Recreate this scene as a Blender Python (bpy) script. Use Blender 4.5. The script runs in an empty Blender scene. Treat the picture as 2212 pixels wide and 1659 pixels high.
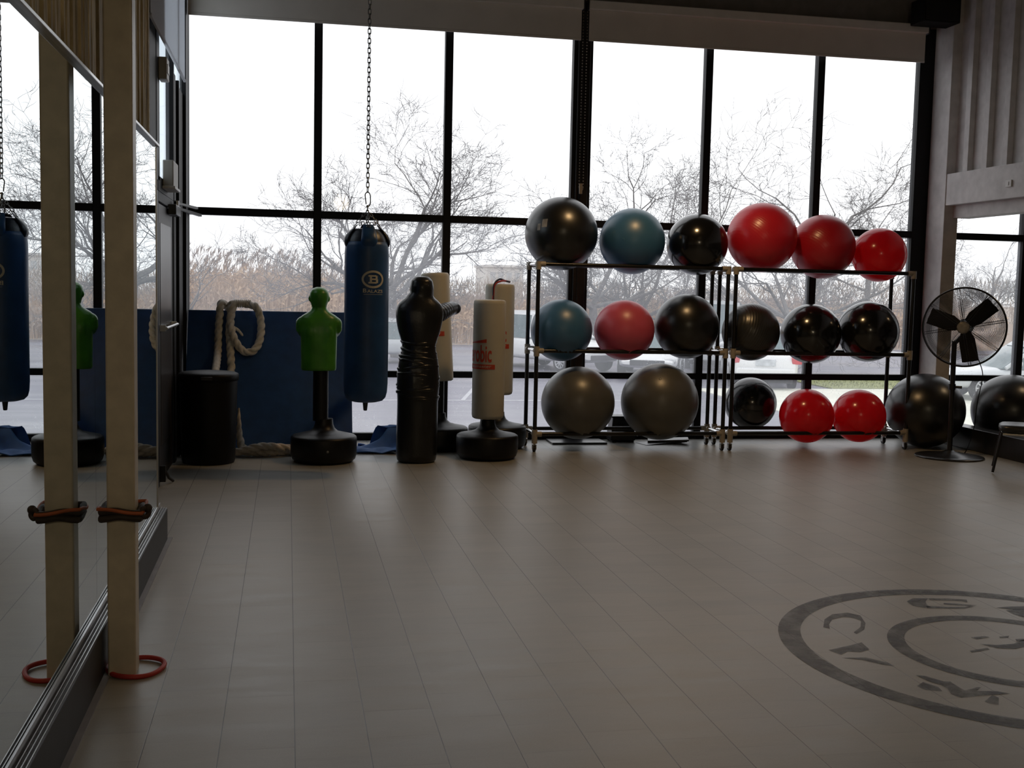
import bpy, bmesh, math, random
from mathutils import Vector, Matrix, Quaternion
from math import sin, cos, pi, radians, sqrt

random.seed(7)
scene = bpy.context.scene
col = scene.collection
R = random.Random(11)

# ------------------------------------------------------------------ materials
def new_mat(name):
    m = bpy.data.materials.new(name); m.use_nodes = True
    nt = m.node_tree; nt.nodes.clear()
    out = nt.nodes.new('ShaderNodeOutputMaterial')
    return m, nt, out

def mat(name, color, rough=0.5, metal=0.0, spec=0.5, var=0.12, vscale=8.0, bump=0.0, bscale=60.0,
        coat=0.0, sheen=0.0, stretch=None, color2=None):
    m, nt, out = new_mat(name)
    N, L = nt.nodes, nt.links
    b = N.new('ShaderNodeBsdfPrincipled')
    b.inputs['Roughness'].default_value = rough
    b.inputs['Metallic'].default_value = metal
    b.inputs['Specular IOR Level'].default_value = spec
    b.inputs['Coat Weight'].default_value = coat
    b.inputs['Sheen Weight'].default_value = sheen
    tc = N.new('ShaderNodeTexCoord')
    mp = N.new('ShaderNodeMapping')
    if stretch: mp.inputs['Scale'].default_value = stretch
    L.new(tc.outputs['Object'], mp.inputs['Vector'])
    nz = N.new('ShaderNodeTexNoise'); nz.inputs['Scale'].default_value = vscale; nz.inputs['Detail'].default_value = 5
    L.new(mp.outputs['Vector'], nz.inputs['Vector'])
    mx = N.new('ShaderNodeMix'); mx.data_type = 'RGBA'
    c = Vector(color)
    if color2 is None:
        a = [max(0, x*(1-var)) for x in c]; d = [min(1, x*(1+var)) for x in c]
    else:
        a = color; d = color2
    mx.inputs[6].default_value = (*a, 1); mx.inputs[7].default_value = (*d, 1)
    rp = N.new('ShaderNodeMapRange'); rp.inputs[1].default_value = .3; rp.inputs[2].default_value = .7
    L.new(nz.outputs['Fac'], rp.inputs[0]); L.new(rp.outputs[0], mx.inputs[0])
    L.new(mx.outputs[2], b.inputs['Base Color'])
    if bump > 0:
        n2 = N.new('ShaderNodeTexNoise'); n2.inputs['Scale'].default_value = bscale; n2.inputs['Detail'].default_value = 4
        L.new(mp.outputs['Vector'], n2.inputs['Vector'])
        bp = N.new('ShaderNodeBump'); bp.inputs['Strength'].default_value = bump; bp.inputs['Distance'].default_value = .01
        L.new(n2.outputs['Fac'], bp.inputs['Height']); L.new(bp.outputs['Normal'], b.inputs['Normal'])
    L.new(b.outputs['BSDF'], out.inputs['Surface'])
    return m

def ball_mat(name, color, rough, rib=0.0, spec=.85, thin=0.0):
    m, nt, out = new_mat(name); N, L = nt.nodes, nt.links
    b = N.new('ShaderNodeBsdfPrincipled'); b.inputs['Roughness'].default_value = rough
    b.inputs['Specular IOR Level'].default_value = spec
    tc = N.new('ShaderNodeTexCoord')
    nz = N.new('ShaderNodeTexNoise'); nz.inputs['Scale'].default_value = 7; nz.inputs['Detail'].default_value = 6
    L.new(tc.outputs['Object'], nz.inputs['Vector'])
    mx = N.new('ShaderNodeMix'); mx.data_type = 'RGBA'
    mx.inputs[6].default_value = (*[x*.88 for x in color], 1); mx.inputs[7].default_value = (*[min(1, x*1.12) for x in color], 1)
    L.new(nz.outputs['Fac'], mx.inputs[0]); L.new(mx.outputs[2], b.inputs['Base Color'])
    # scuffs make the shine uneven
    mr = N.new('ShaderNodeMapRange'); mr.inputs[3].default_value = rough*.85; mr.inputs[4].default_value = rough*1.2
    L.new(nz.outputs['Fac'], mr.inputs[0]); L.new(mr.outputs[0], b.inputs['Roughness'])
    if rib > 0:
        wv = N.new('ShaderNodeTexWave'); wv.wave_type = 'BANDS'; wv.bands_direction = 'X'
        wv.inputs['Scale'].default_value = 14
        L.new(tc.outputs['Object'], wv.inputs['Vector'])
        bp = N.new('ShaderNodeBump'); bp.inputs['Strength'].default_value = rib; bp.inputs['Distance'].default_value = .004
        L.new(wv.outputs['Fac'], bp.inputs['Height']); L.new(bp.outputs['Normal'], b.inputs['Normal'])
    if thin > 0:      # thin vinyl skin lets daylight through
        tl = N.new('ShaderNodeBsdfTranslucent'); L.new(mx.outputs[2], tl.inputs['Color'])
        ad = N.new('ShaderNodeMixShader'); ad.inputs[0].default_value = thin
        L.new(b.outputs['BSDF'], ad.inputs[1]); L.new(tl.outputs[0], ad.inputs[2]); L.new(ad.outputs[0], out.inputs['Surface'])
    else: L.new(b.outputs['BSDF'], out.inputs['Surface'])
    return m

def glass_mat(name, veil=.10, tint=(1, 1, 1), drops=True, refl=.10):
    """thin window pane: clear, a little misted and rain speckled"""
    m, nt, out = new_mat(name); N, L = nt.nodes, nt.links
    tr = N.new('ShaderNodeBsdfTransparent'); tr.inputs['Color'].default_value = (*tint, 1)
    tl = N.new('ShaderNodeBsdfTranslucent'); tl.inputs['Color'].default_value = (.85, .88, .92, 1)
    gl = N.new('ShaderNodeBsdfGlossy'); gl.inputs['Roughness'].default_value = .02
    tc = N.new('ShaderNodeTexCoord')
    mist = N.new('ShaderNodeTexNoise'); mist.inputs['Scale'].default_value = 1.3; mist.inputs['Detail'].default_value = 3
    L.new(tc.outputs['Object'], mist.inputs['Vector'])
    mr = N.new('ShaderNodeMapRange'); mr.inputs[1].default_value = .25; mr.inputs[2].default_value = .75
    mr.inputs[3].default_value = veil*.6; mr.inputs[4].default_value = veil*1.4
    L.new(mist.outputs['Fac'], mr.inputs[0])
    fac = mr.outputs[0]
    if drops:
        vo = N.new('ShaderNodeTexVoronoi'); vo.inputs['Scale'].default_value = 34; vo.inputs['Randomness'].default_value = 1
        L.new(tc.outputs['Object'], vo.inputs['Vector'])
        th = N.new('ShaderNodeMapRange'); th.inputs[1].default_value = .20; th.inputs[2].default_value = .12
        th.inputs[3].default_value = 0; th.inputs[4].default_value = .55
        L.new(vo.outputs['Distance'], th.inputs[0])
        n2 = N.new('ShaderNodeTexNoise'); n2.inputs['Scale'].default_value = 2.2
        L.new(tc.outputs['Object'], n2.inputs['Vector'])
        t2 = N.new('ShaderNodeMapRange'); t2.inputs[1].default_value = .42; t2.inputs[2].default_value = .62
        L.new(n2.outputs['Fac'], t2.inputs[0])
        ml = N.new('ShaderNodeMath'); ml.operation = 'MULTIPLY'
        L.new(th.outputs[0], ml.inputs[0]); L.new(t2.outputs[0], ml.inputs[1])
        mxm = N.new('ShaderNodeMath'); mxm.operation = 'MAXIMUM'
        L.new(ml.outputs[0], mxm.inputs[0]); L.new(fac, mxm.inputs[1]); fac = mxm.outputs[0]
    m1 = N.new('ShaderNodeMixShader'); L.new(fac, m1.inputs[0]); L.new(tr.outputs[0], m1.inputs[1]); L.new(tl.outputs[0], m1.inputs[2])
    lw = N.new('ShaderNodeLayerWeight'); lw.inputs['Blend'].default_value = .25
    mu = N.new('ShaderNodeMath'); mu.operation = 'MULTIPLY'; mu.inputs[1].default_value = refl*4
    L.new(lw.outputs['Fresnel'], mu.inputs[0])
    cl = N.new('ShaderNodeClamp'); cl.inputs['Max'].default_value = .5
    L.new(mu.outputs[0], cl.inputs[0])
    m2 = N.new('ShaderNodeMixShader'); L.new(cl.outputs[0], m2.inputs[0]); L.new(m1.outputs[0], m2.inputs[1]); L.new(gl.outputs[0], m2.inputs[2])
    L.new(m2.outputs[0], out.inputs['Surface'])
    return m

M = {}
M['frame'] = mat('black_frame', (.006, .006, .007), .55, var=.2, spec=.25)
M['frame_brown'] = mat('brown_black_frame', (.012, .009, .007), .6, var=.2, spec=.25)
M['glass'] = glass_mat('rain_glass', .13)
M['glass_top'] = glass_mat('clear_glass', .03, drops=False, refl=.06)
M['glass_side'] = glass_mat('side_glass', .05, (.80, .85, .88), drops=False, refl=.06)
M['glass_dark'] = glass_mat('tinted_glass', .03, (.35, .38, .42), drops=False, refl=.2)
M['white_paint'] = mat('white_wall_paint', (.62, .60, .59), .6, bump=.05, bscale=90)
M['wall_dim'] = mat('grey_wall_paint', (.20, .18, .165), .8, bump=.05)
M['ceiling'] = mat('ceiling_paint', (.10, .095, .09), .9)
M['cream'] = mat('cream_post_paint', (.56, .50, .39), .42, var=.10, vscale=14, bump=.08, bscale=40)
M['blind'] = mat('blind_fabric', (.68, .63, .58), .85, var=.05, vscale=3)
M['blind_side'] = mat('side_blind_fabric', (.78, .78, .80), .8, var=.03)
M['cassette'] = mat('blind_cassette', (.74, .70, .66), .5, var=.05)
M['rib'] = mat('ribbed_wall', (.20, .145, .06), .75, color2=(.74, .60, .36), vscale=9, stretch=(1, 3, .35), bump=.9, bscale=30)
M['chrome'] = mat('chrome', (.75, .75, .76), .18, 1.0, var=.05)
M['alum'] = mat('aluminium_trim', (.55, .55, .55), .35, 1.0, var=.08)
M['steel'] = mat('zinc_chain', (.20, .20, .19), .4, 1.0, var=.2)
M['blackboard'] = mat('black_kickboard', (.012, .012, .014), .50, var=.25)
M['bluevinyl'] = mat('blue_vinyl', (.013, .062, .215), .42, var=.15, bump=.12, bscale=22)
M['bagvinyl'] = mat('bag_blue_vinyl', (.016, .072, .215), .40, var=.22, vscale=5, bump=.10, bscale=35)
M['bagdark'] = mat('bag_dark_vinyl', (.008, .014, .028), .38, var=.2, bump=.2, bscale=30)
M['cloth_blue'] = mat('blue_cloth', (.030, .115, .36), .7, var=.15, bump=.2, bscale=30)
M['black'] = mat('black_plastic', (.0045, .0045, .005), .42, var=.2, bump=.03, spec=.35)
M['black_satin'] = mat('black_satin_plastic', (.016, .016, .018), .30, var=.2)
M['black_matte'] = mat('black_matte', (.006, .006, .006), .75, var=.2, spec=.3)
M['bin'] = mat('black_bin_plastic', (.004, .004, .0045), .5, var=.2, spec=.22)
M['leather'] = mat('black_leather', (.010, .011, .012), .31, var=.25, bump=.16, bscale=45)
M['green'] = mat('green_mannequin', (.040, .190, .016), .36, var=.28, vscale=6, bump=.10, bscale=25, color2=(.070, .30, .022))
M['foam'] = mat('cream_foam', (.50, .485, .42), .55, var=.06, vscale=4, bump=.04)
M['red_print'] = mat('red_print', (.52, .055, .025), .5, var=.12)
M['white_print'] = mat('pale_print', (.62, .60, .52), .5, var=.12, vscale=30)
M['rope'] = mat('rope_fibre', (.68, .65, .60), .8, var=.18, vscale=25, bump=.3, bscale=120)
M['rope_old'] = mat('grubby_rope', (.50, .45, .39), .85, var=.28, vscale=14, bump=.3, bscale=120)
M['rail'] = mat('rack_black_tube', (.010, .010, .010), .28, var=.15)
M['fitting'] = mat('rack_beige_fitting', (.40, .36, .30), .45, var=.12)
M['rubber'] = mat('rubber_wheel', (.012, .012, .012), .6, var=.2)
M['seat'] = mat('black_seat_vinyl', (.018, .019, .020), .33, var=.2)
M['red_cord'] = mat('red_cord', (.40, .030, .026), .55, var=.15)
M['orange_cord'] = mat('orange_cord', (.36, .085, .025), .6, var=.2)
M['strap_dark'] = mat('dark_strap', (.030, .020, .016), .65, var=.25)
M['strap_navy'] = mat('navy_strap', (.02, .02, .04), .6)
M['plate'] = mat('wall_plate', (.70, .69, .67), .45, var=.04)
M['beigebox'] = mat('beige_box', (.42, .40, .36), .5, var=.05)
M['ball_patch'] = mat('pale_grey_patch', (.30, .30, .29), .5, var=.3, vscale=20)
M['wood_dim'] = mat('dark_wood', (.05, .04, .035), .5)
# balls
M['b_black'] = ball_mat('ball_black_satin', (.008, .0083, .0085), .30)
M['b_black_gloss'] = ball_mat('ball_black_gloss', (.006, .0063, .007), .16)
M['b_black_rib'] = ball_mat('ball_charcoal_ribbed', (.026, .026, .025), .30, rib=.22)
M['b_grey'] = ball_mat('ball_grey', (.105, .105, .098), .36, spec=.9)
M['b_blue'] = ball_mat('ball_blue', (.045, .155, .315), .36)
M['b_red'] = ball_mat('ball_red', (.74, .022, .048), .30, rib=.10, thin=.22)
M['b_red_deep'] = ball_mat('ball_deep_red', (.62, .016, .034), .30, rib=.10, thin=.15)
M['b_red_bright'] = ball_mat('ball_bright_red', (.90, .018, .040), .18, thin=.42)
M['b_pink'] = ball_mat('ball_pink', (.74, .115, .19), .36, thin=.15)
# outdoors
M['bark'] = mat('grey_bark', (.16, .15, .145), .9, var=.3, vscale=6)
M['twig'] = mat('twig_bark', (.15, .14, .14), .9, var=.2)
M['reed'] = mat('dry_reed', (.60, .42, .27), .9, color2=(.46, .34, .25), vscale=.8)
M['plume'] = mat('reed_plume', (.36, .29, .25), .95, var=.2)
M['scrub'] = mat('grey_brown_scrub', (.30, .26, .22), .95, color2=(.42, .33, .26), vscale=.6)
M['scrub_green'] = mat('evergreen_scrub', (.06, .075, .055), .95, var=.3)
M['grass'] = mat('winter_grass', (.26, .28, .10), .95, var=.3, vscale=12)
M['car_white'] = mat('white_car_paint', (.78, .79, .80), .25, var=.02, coat=.5)
M['car_silver'] = mat('silver_car_paint', (.52, .55, .57), .25, var=.02, coat=.5)
M['car_glass'] = mat('car_window_glass', (.10, .15, .16), .08, var=.1)
M['car_trim'] = mat('car_dark_trim', (.03, .03, .033), .5)
M['tail'] = mat('tail_light_red', (.55, .03, .04), .2)
M['lamp_clear'] = mat('clear_lamp_lens', (.65, .66, .68), .15)
M['plate_lic'] = mat('licence_plate', (.55, .58, .62), .4, var=.25, vscale=6)
M['alloy'] = mat('alloy_wheel', (.45, .46, .48), .35, .8)
M['concrete'] = mat('pale_concrete', (.74, .74, .64), .7, var=.08, vscale=1.2)
M['house'] = mat('far_building_wall', (.58, .56, .54), .9)
M['house_pane'] = mat('far_building_window', (.40, .41, .42), .5)
M['white_line'] = mat('white_road_paint', (.46, .46, .50), .5, var=.2, vscale=5)

def mirror_mat():
    m, nt, out = new_mat('mirror_silver'); N, L = nt.nodes, nt.links
    g = N.new('ShaderNodeBsdfGlossy'); g.inputs['Roughness'].default_value = 0.0
    tc = N.new('ShaderNodeTexCoord'); nz = N.new('ShaderNodeTexNoise'); nz.inputs['Scale'].default_value = 1.5
    L.new(tc.outputs['Object'], nz.inputs['Vector'])
    mx = N.new('ShaderNodeMix'); mx.data_type = 'RGBA'
    mx.inputs[6].default_value = (.78, .82, .82, 1); mx.inputs[7].default_value = (.84, .87, .88, 1)
    L.new(nz.outputs['Fac'], mx.inputs[0]); L.new(mx.outputs[2], g.inputs['Color'])
    L.new(g.outputs[0], out.inputs['Surface']); return m
M['mirror'] = mirror_mat()

def shade_mat(name, color, through):
    m, nt, out = new_mat(name); N, L = nt.nodes, nt.links
    d = N.new('ShaderNodeBsdfDiffuse'); tl = N.new('ShaderNodeBsdfTranslucent')
    tc = N.new('ShaderNodeTexCoord'); nz = N.new('ShaderNodeTexNoise'); nz.inputs['Scale'].default_value = 120
    L.new(tc.outputs['Object'], nz.inputs['Vector'])
    mx = N.new('ShaderNodeMix'); mx.data_type = 'RGBA'
    mx.inputs[6].default_value = (*[x*.93 for x in color], 1); mx.inputs[7].default_value = (*color, 1)
    L.new(nz.outputs['Fac'], mx.inputs[0]); L.new(mx.outputs[2], d.inputs['Color']); L.new(mx.outputs[2], tl.inputs['Color'])
    ms = N.new('ShaderNodeMixShader'); ms.inputs[0].default_value = through
    L.new(d.outputs[0], ms.inputs[1]); L.new(tl.outputs[0], ms.inputs[2]); L.new(ms.outputs[0], out.inputs['Surface']); return m
M['blind_side'] = shade_mat('white_side_shade', (.86, .86, .88), .55)

def floor_mat():
    m, nt, out = new_mat('grey_plank_floor'); N, L = nt.nodes, nt.links
    b = N.new('ShaderNodeBsdfPrincipled'); b.inputs['Specular IOR Level'].default_value = .5
    tc = N.new('ShaderNodeTexCoord')
    sx = N.new('ShaderNodeSeparateXYZ'); L.new(tc.outputs['Object'], sx.inputs[0])
    def math_(op, a, bb=None, v=None):
        n = N.new('ShaderNodeMath'); n.operation = op
        L.new(a, n.inputs[0])
        if bb is not None: L.new(bb, n.inputs[1])
        if v is not None: n.inputs[1].default_value = v
        return n.outputs[0]
    W = .2628
    u = math_('MULTIPLY', math_('ADD', sx.outputs['X'], v=10*W - .034 + .001), v=1/W)
    fu = math_('FRACT', u)
    du = math_('ABSOLUTE', math_('SUBTRACT', fu, v=.5))       # .5 at a seam
    seam = N.new('ShaderNodeMapRange'); seam.inputs[1].default_value = .4915; seam.inputs[2].default_value = .4965
    L.new(du, seam.inputs[0])
    plank = math_('FLOOR', u)
    off = math_('MULTIPLY', plank, v=.41)
    v_ = math_('ADD', math_('MULTIPLY', sx.outputs['Y'], v=1/.2615), off)
    fv = math_('FRACT', v_)
    dv = math_('ABSOLUTE', math_('SUBTRACT', fv, v=.5))
    seam2 = N.new('ShaderNodeMapRange'); seam2.inputs[1].default_value = .485; seam2.inputs[2].default_value = .497; seam2.inputs[4].default_value = .30
    L.new(dv, seam2.inputs[0])
    # cross seams are worn: broken up by noise
    nb = N.new('ShaderNodeTexNoise'); nb.inputs['Scale'].default_value = 2.7
    L.new(tc.outputs['Object'], nb.inputs['Vector'])
    nbr = N.new('ShaderNodeMapRange'); nbr.inputs[1].default_value = .45; nbr.inputs[2].default_value = .6
    L.new(nb.outputs['Fac'], nbr.inputs[0])
    s2 = math_('MULTIPLY', seam2.outputs[0], nbr.outputs[0])
    sm = math_('MAXIMUM', seam.outputs[0], s2)
    # tile to tile tone + blotches stretched across
    wn = N.new('ShaderNodeTexWhiteNoise'); wn.noise_dimensions = '2D'
    cb = N.new('ShaderNodeCombineXYZ'); L.new(plank, cb.inputs[0]); L.new(math_('FLOOR', v_), cb.inputs[1]); L.new(cb.outputs[0], wn.inputs['Vector'])
    mp = N.new('ShaderNodeMapping'); mp.inputs['Scale'].default_value = (1.2, 4.5, 1); L.new(tc.outputs['Object'], mp.inputs['Vector'])
    nz = N.new('ShaderNodeTexNoise'); nz.inputs['Scale'].default_value = 1.6; nz.inputs['Detail'].default_value = 8; nz.inputs['Roughness'].default_value = .65
    L.new(mp.outputs[0], nz.inputs['Vector'])
    fine = N.new('ShaderNodeTexNoise'); fine.inputs['Scale'].default_value = 160; fine.inputs['Detail'].default_value = 2
    L.new(tc.outputs['Object'], fine.inputs['Vector'])
    t = math_('ADD', math_('MULTIPLY', nz.outputs['Fac'], v=.62), math_('MULTIPLY', wn.outputs['Value'], v=.10))
    t = math_('ADD', t, math_('MULTIPLY', fine.outputs['Fac'], v=.28))
    ramp = N.new('ShaderNodeMapRange'); ramp.inputs[1].default_value = .3; ramp.inputs[2].default_value = .7
    L.new(t, ramp.inputs[0])
    mx = N.new('ShaderNodeMix'); mx.data_type = 'RGBA'
    mx.inputs[6].default_value = (.262, .260, .240, 1); mx.inputs[7].default_value = (.372, .370, .342, 1)
    L.new(ramp.outputs[0], mx.inputs[0])
    m2 = N.new('ShaderNodeMix'); m2.data_type = 'RGBA'; m2.inputs[7].default_value = (.05, .047, .045, 1)
    L.new(sm, m2.inputs[0]); L.new(mx.outputs[2], m2.inputs[6])
    L.new(m2.outputs[2], b.inputs['Base Color'])
    rr = N.new('ShaderNodeMapRange'); rr.inputs[3].default_value = .30; rr.inputs[4].default_value = .48
    L.new(nz.outputs['Fac'], rr.inputs[0]); L.new(rr.outputs[0], b.inputs['Roughness'])
    bp = N.new('ShaderNodeBump'); bp.inputs['Strength'].default_value = .25; bp.inputs['Distance'].default_value = .002; bp.invert = True
    L.new(sm, bp.inputs['Height']); L.new(bp.outputs[0], b.inputs['Normal'])
    L.new(b.outputs[0], out.inputs['Surface']); return m
M['floor'] = floor_mat()

def worn_paint_mat():
    """dark emblem paint scuffed through to nothing in streaks"""
    m, nt, out = new_mat('worn_emblem_paint'); N, L = nt.nodes, nt.links
    b = N.new('ShaderNodeBsdfPrincipled'); b.inputs['Roughness'].default_value = .5
    b.inputs['Base Color'].default_value = (.040, .040, .045, 1)
    tr = N.new('ShaderNodeBsdfTransparent')
    tc = N.new('ShaderNodeTexCoord'); nz = N.new('ShaderNodeTexNoise'); nz.inputs['Scale'].default_value = 5; nz.inputs['Detail'].default_value = 8
    nz.inputs['Roughness'].default_value = .7
    L.new(tc.outputs['Object'], nz.inputs['Vector'])
    mr = N.new('ShaderNodeMapRange'); mr.inputs[1].default_value = .30; mr.inputs[2].default_value = .68
    mr.inputs[3].default_value = 1.0; mr.inputs[4].default_value = .25
    L.new(nz.outputs['Fac'], mr.inputs[0])
    ms = N.new('ShaderNodeMixShader'); L.new(mr.outputs[0], ms.inputs[0]); L.new(tr.outputs[0], ms.inputs[1]); L.new(b.outputs[0], ms.inputs[2])
    L.new(ms.outputs[0], out.inputs['Surface']); return m
M['emblem'] = worn_paint_mat()

def asphalt_mat():
    m, nt, out = new_mat('wet_asphalt'); N, L = nt.nodes, nt.links
    b = N.new('ShaderNodeBsdfPrincipled'); b.inputs['Specular IOR Level'].default_value = .6
    tc = N.new('ShaderNodeTexCoord'); mp = N.new('ShaderNodeMapping'); mp.inputs['Scale'].default_value = (.25, 1, 1)
    L.new(tc.outputs['Object'], mp.inputs[0])
    nz = N.new('ShaderNodeTexNoise'); nz.inputs['Scale'].default_value = .55; nz.inputs['Detail'].default_value = 7
    L.new(mp.outputs[0], nz.inputs['Vector'])
    mx = N.new('ShaderNodeMix'); mx.data_type = 'RGBA'
    mx.inputs[6].default_value = (.125, .12, .165, 1); mx.inputs[7].default_value = (.215, .205, .255, 1)
    L.new(nz.outputs['Fac'], mx.inputs[0]); L.new(mx.outputs[2], b.inputs['Base Color'])
    mr = N.new('ShaderNodeMapRange'); mr.inputs[1].default_value = .35; mr.inputs[2].default_value = .65; mr.inputs[3].default_value = .25; mr.inputs[4].default_value = .6
    L.new(nz.outputs['Fac'], mr.inputs[0]); L.new(mr.outputs[0], b.inputs['Roughness'])
    L.new(b.outputs[0], out.inputs['Surface']); return m
M['asphalt'] = asphalt_mat()

def emit_mat(name, color, strength):
    m, nt, out = new_mat(name); e = nt.nodes.new('ShaderNodeEmission')
    e.inputs['Color'].default_value = (*color, 1); e.inputs['Strength'].default_value = strength
    nt.links.new(e.outputs[0], out.inputs['Surface']); return m

# ------------------------------------------------------------------ mesh builder
def frame_of(d):
    d = d.normalized()
    a = Vector((0, 0, 1)) if abs(d.z) < .9 else Vector((1, 0, 0))
    u = d.cross(a).normalized(); v = d.cross(u).normalized()
    return u, v

class MB:
    def __init__(s): s.v = []; s.f = []; s.mi = []
    def add(s, vs, fs, mi=0):
        k = len(s.v); s.v += [tuple(p) for p in vs]; s.f += [tuple(i + k for i in f) for f in fs]; s.mi += [mi]*len(fs); return s
    def box(s, x0, x1, y0, y1, z0, z1, mi=0, bev=0):
        vs = [(x, y, z) for z in (z0, z1) for y in (y0, y1) for x in (x0, x1)]
        return s.add(vs, [(0, 2, 3, 1), (4, 5, 7, 6), (0, 1, 5, 4), (2, 6, 7, 3), (0, 4, 6, 2), (1, 3, 7, 5)], mi)
    def obox(s, c, ax, half, mi=0):
        c = Vector(c); X, Y, Z = [Vector(a)*h for a, h in zip(ax, half)]
        vs = [c + X*i + Y*j + Z*k for k in (-1, 1) for j in (-1, 1) for i in (-1, 1)]
        return s.add(vs, [(0, 2, 3, 1), (4, 5, 7, 6), (0, 1, 5, 4), (2, 6, 7, 3), (0, 4, 6, 2), (1, 3, 7, 5)], mi)
    def cone(s, p0, p1, r0, r1=None, n=16, caps=True, mi=0):
        p0, p1 = Vector(p0), Vector(p1); r1 = r0 if r1 is None else r1
        u, w = frame_of(p1 - p0); vs = []
        for p, r in ((p0, r0), (p1, r1)):
            for i in range(n):
                a = 2*pi*i/n; vs.append(p + u*(cos(a)*r) + w*(sin(a)*r))
        fs = [(i, (i+1) % n, n + (i+1) % n, n + i) for i in range(n)]
        if caps: fs += [tuple(range(n))[::-1], tuple(range(n, 2*n))]
        return s.add(vs, fs, mi)
    def lathe(s, prof, c=(0, 0, 0), n=40, ax=None, mi=0, sx=1, sy=1):
        """prof: (radius, height) bottom to top about axis ax"""
        c = Vector(c)
        if ax is None: u, w, d = Vector((1, 0, 0)), Vector((0, 1, 0)), Vector((0, 0, 1))
        else:
            d = Vector(ax).normalized(); u, w = frame_of(d); w = d.cross(u)
        vs = []
        for r, h in prof:
            for i in range(n):
                a = 2*pi*i/n; vs.append(c + d*h + u*(cos(a)*r*sx) + w*(sin(a)*r*sy))
        fs = []
        for k in range(len(prof)-1):
            for i in range(n):
                j = (i+1) % n; fs.append((k*n+i, k*n+j, (k+1)*n+j, (k+1)*n+i))
        fs.append(tuple(range(n))[::-1]); fs.append(tuple((len(prof)-1)*n + i for i in range(n)))
        return s.add(vs, fs, mi)
    def tube(s, pts, r, n=10, closed=False, mi=0, caps=True):
        pts = [Vector(p) for p in pts]; m = len(pts)
        rs = r if isinstance(r, (list, tuple)) else [r]*m
        T = []
        for i in range(m):
            a = pts[(i-1) % m] if (closed or i > 0) else pts[i]; b = pts[(i+1) % m] if (closed or i < m-1) else pts[i]
            T.append((b-a).normalized())
        u, w = frame_of(T[0]); vs = []
        for i in range(m):
            u = (u - T[i]*u.dot(T[i])).normalized(); w = T[i].cross(u)
            for k in range(n):
                a = 2*pi*k/n; vs.append(pts[i] + u*(cos(a)*rs[i]) + w*(sin(a)*rs[i]))
        fs = []
        for i in range(m if closed else m-1):
            j = (i+1) % m
            for k in range(n):
                l = (k+1) % n; fs.append((i*n+k, i*n+l, j*n+l, j*n+k))
        if caps and not closed: fs += [tuple(range(n))[::-1], tuple((m-1)*n+k for k in range(n))]
        return s.add(vs, fs, mi)
    def rope(s, pts, r, pitch=.13, n=21, mi=0):
        """three laid strands"""
        pts = [Vector(p) for p in pts]; m = len(pts); T = []
        for i in range(m):
            a = pts[max(0, i-1)]; b = pts[min(m-1, i+1)]; T.append((b-a).normalized())
        u, w = frame_of(T[0]); vs = []; d = 0
        for i in range(m):
            if i: d += (pts[i]-pts[i-1]).length
            u = (u - T[i]*u.dot(T[i])).normalized(); w = T[i].cross(u)
            ph = 2*pi*d/(pitch*3)
            for k in range(n):
                a = 2*pi*k/n; q = (a - ph) % (2*pi/3) - pi/3
                rr = (r[i] if isinstance(r, list) else r)*(.50 + .50*sqrt(max(0, 1 - (q/(pi/3))**2)))
                vs.append(pts[i] + u*(cos(a)*rr) + w*(sin(a)*rr))
        fs = []
        for i in range(m-1):
            for k in range(n):
                l = (k+1) % n; fs.append((i*n+k, i*n+l, (i+1)*n+l, (i+1)*n+k))
        fs += [tuple(range(n))[::-1], tuple((m-1)*n+k for k in range(n))]
        return s.add(vs, fs, mi)
    def loft(s, rings, mi=0, caps=True):
        n = len(rings[0]); vs = [p for r in rings for p in r]; fs = []
        for i in range(len(rings)-1):
            for k in range(n):
                l = (k+1) % n; fs.append((i*n+k, i*n+l, (i+1)*n+l, (i+1)*n+k))
        if caps: fs += [tuple(range(n))[::-1], tuple((len(rings)-1)*n+k for k in range(n))]
        return s.add(vs, fs, mi)
    def ball(s, c, r, nu=24, nv=14, mi=0, sc=(1, 1, 1), rot=None):
        c = Vector(c); vs = []; fs = []
        for j in range(1, nv):
            t = pi*j/nv
            for i in range(nu):
                a = 2*pi*i/nu; p = Vector((sin(t)*cos(a)*sc[0], sin(t)*sin(a)*sc[1], cos(t)*sc[2]))*r
                if rot: p = rot @ p
                vs.append(c + p)
        top = Vector((0, 0, r*sc[2])); bot = -top
        if rot: top = rot @ top; bot = rot @ bot
        vs += [c+top, c+bot]; T, B = len(vs)-2, len(vs)-1
        for j in range(nv-2):
            for i in range(nu):
                k = (i+1) % nu; fs.append((j*nu+i, (j+1)*nu+i, (j+1)*nu+k, j*nu+k))
        for i in range(nu):
            k = (i+1) % nu; fs.append((T, i, k)); fs.append((B, (nv-2)*nu+k, (nv-2)*nu+i))
        return s.add(vs, fs, mi)
    def prism(s, poly, z0, z1, mi=0, tf=None):
        n = len(poly); vs = [Vector((x, y, z0)) for x, y in poly] + [Vector((x, y, z1)) for x, y in poly]
        if tf: vs = [tf(p) for p in vs]
        return s.add(vs, [tuple(range(n))[::-1], tuple(range(n, 2*n))] + [(i, (i+1) % n, n+(i+1) % n, n+i) for i in range(n)], mi)
    def torus(s, c, axis, Rr, r, n=40, m=8, mi=0):
        u, w = frame_of(Vector(axis)); c = Vector(c)
        return s.tube([c + u*(cos(2*pi*i/n)*Rr) + w*(sin(2*pi*i/n)*Rr) for i in range(n)], r, m, True, mi)
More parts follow.
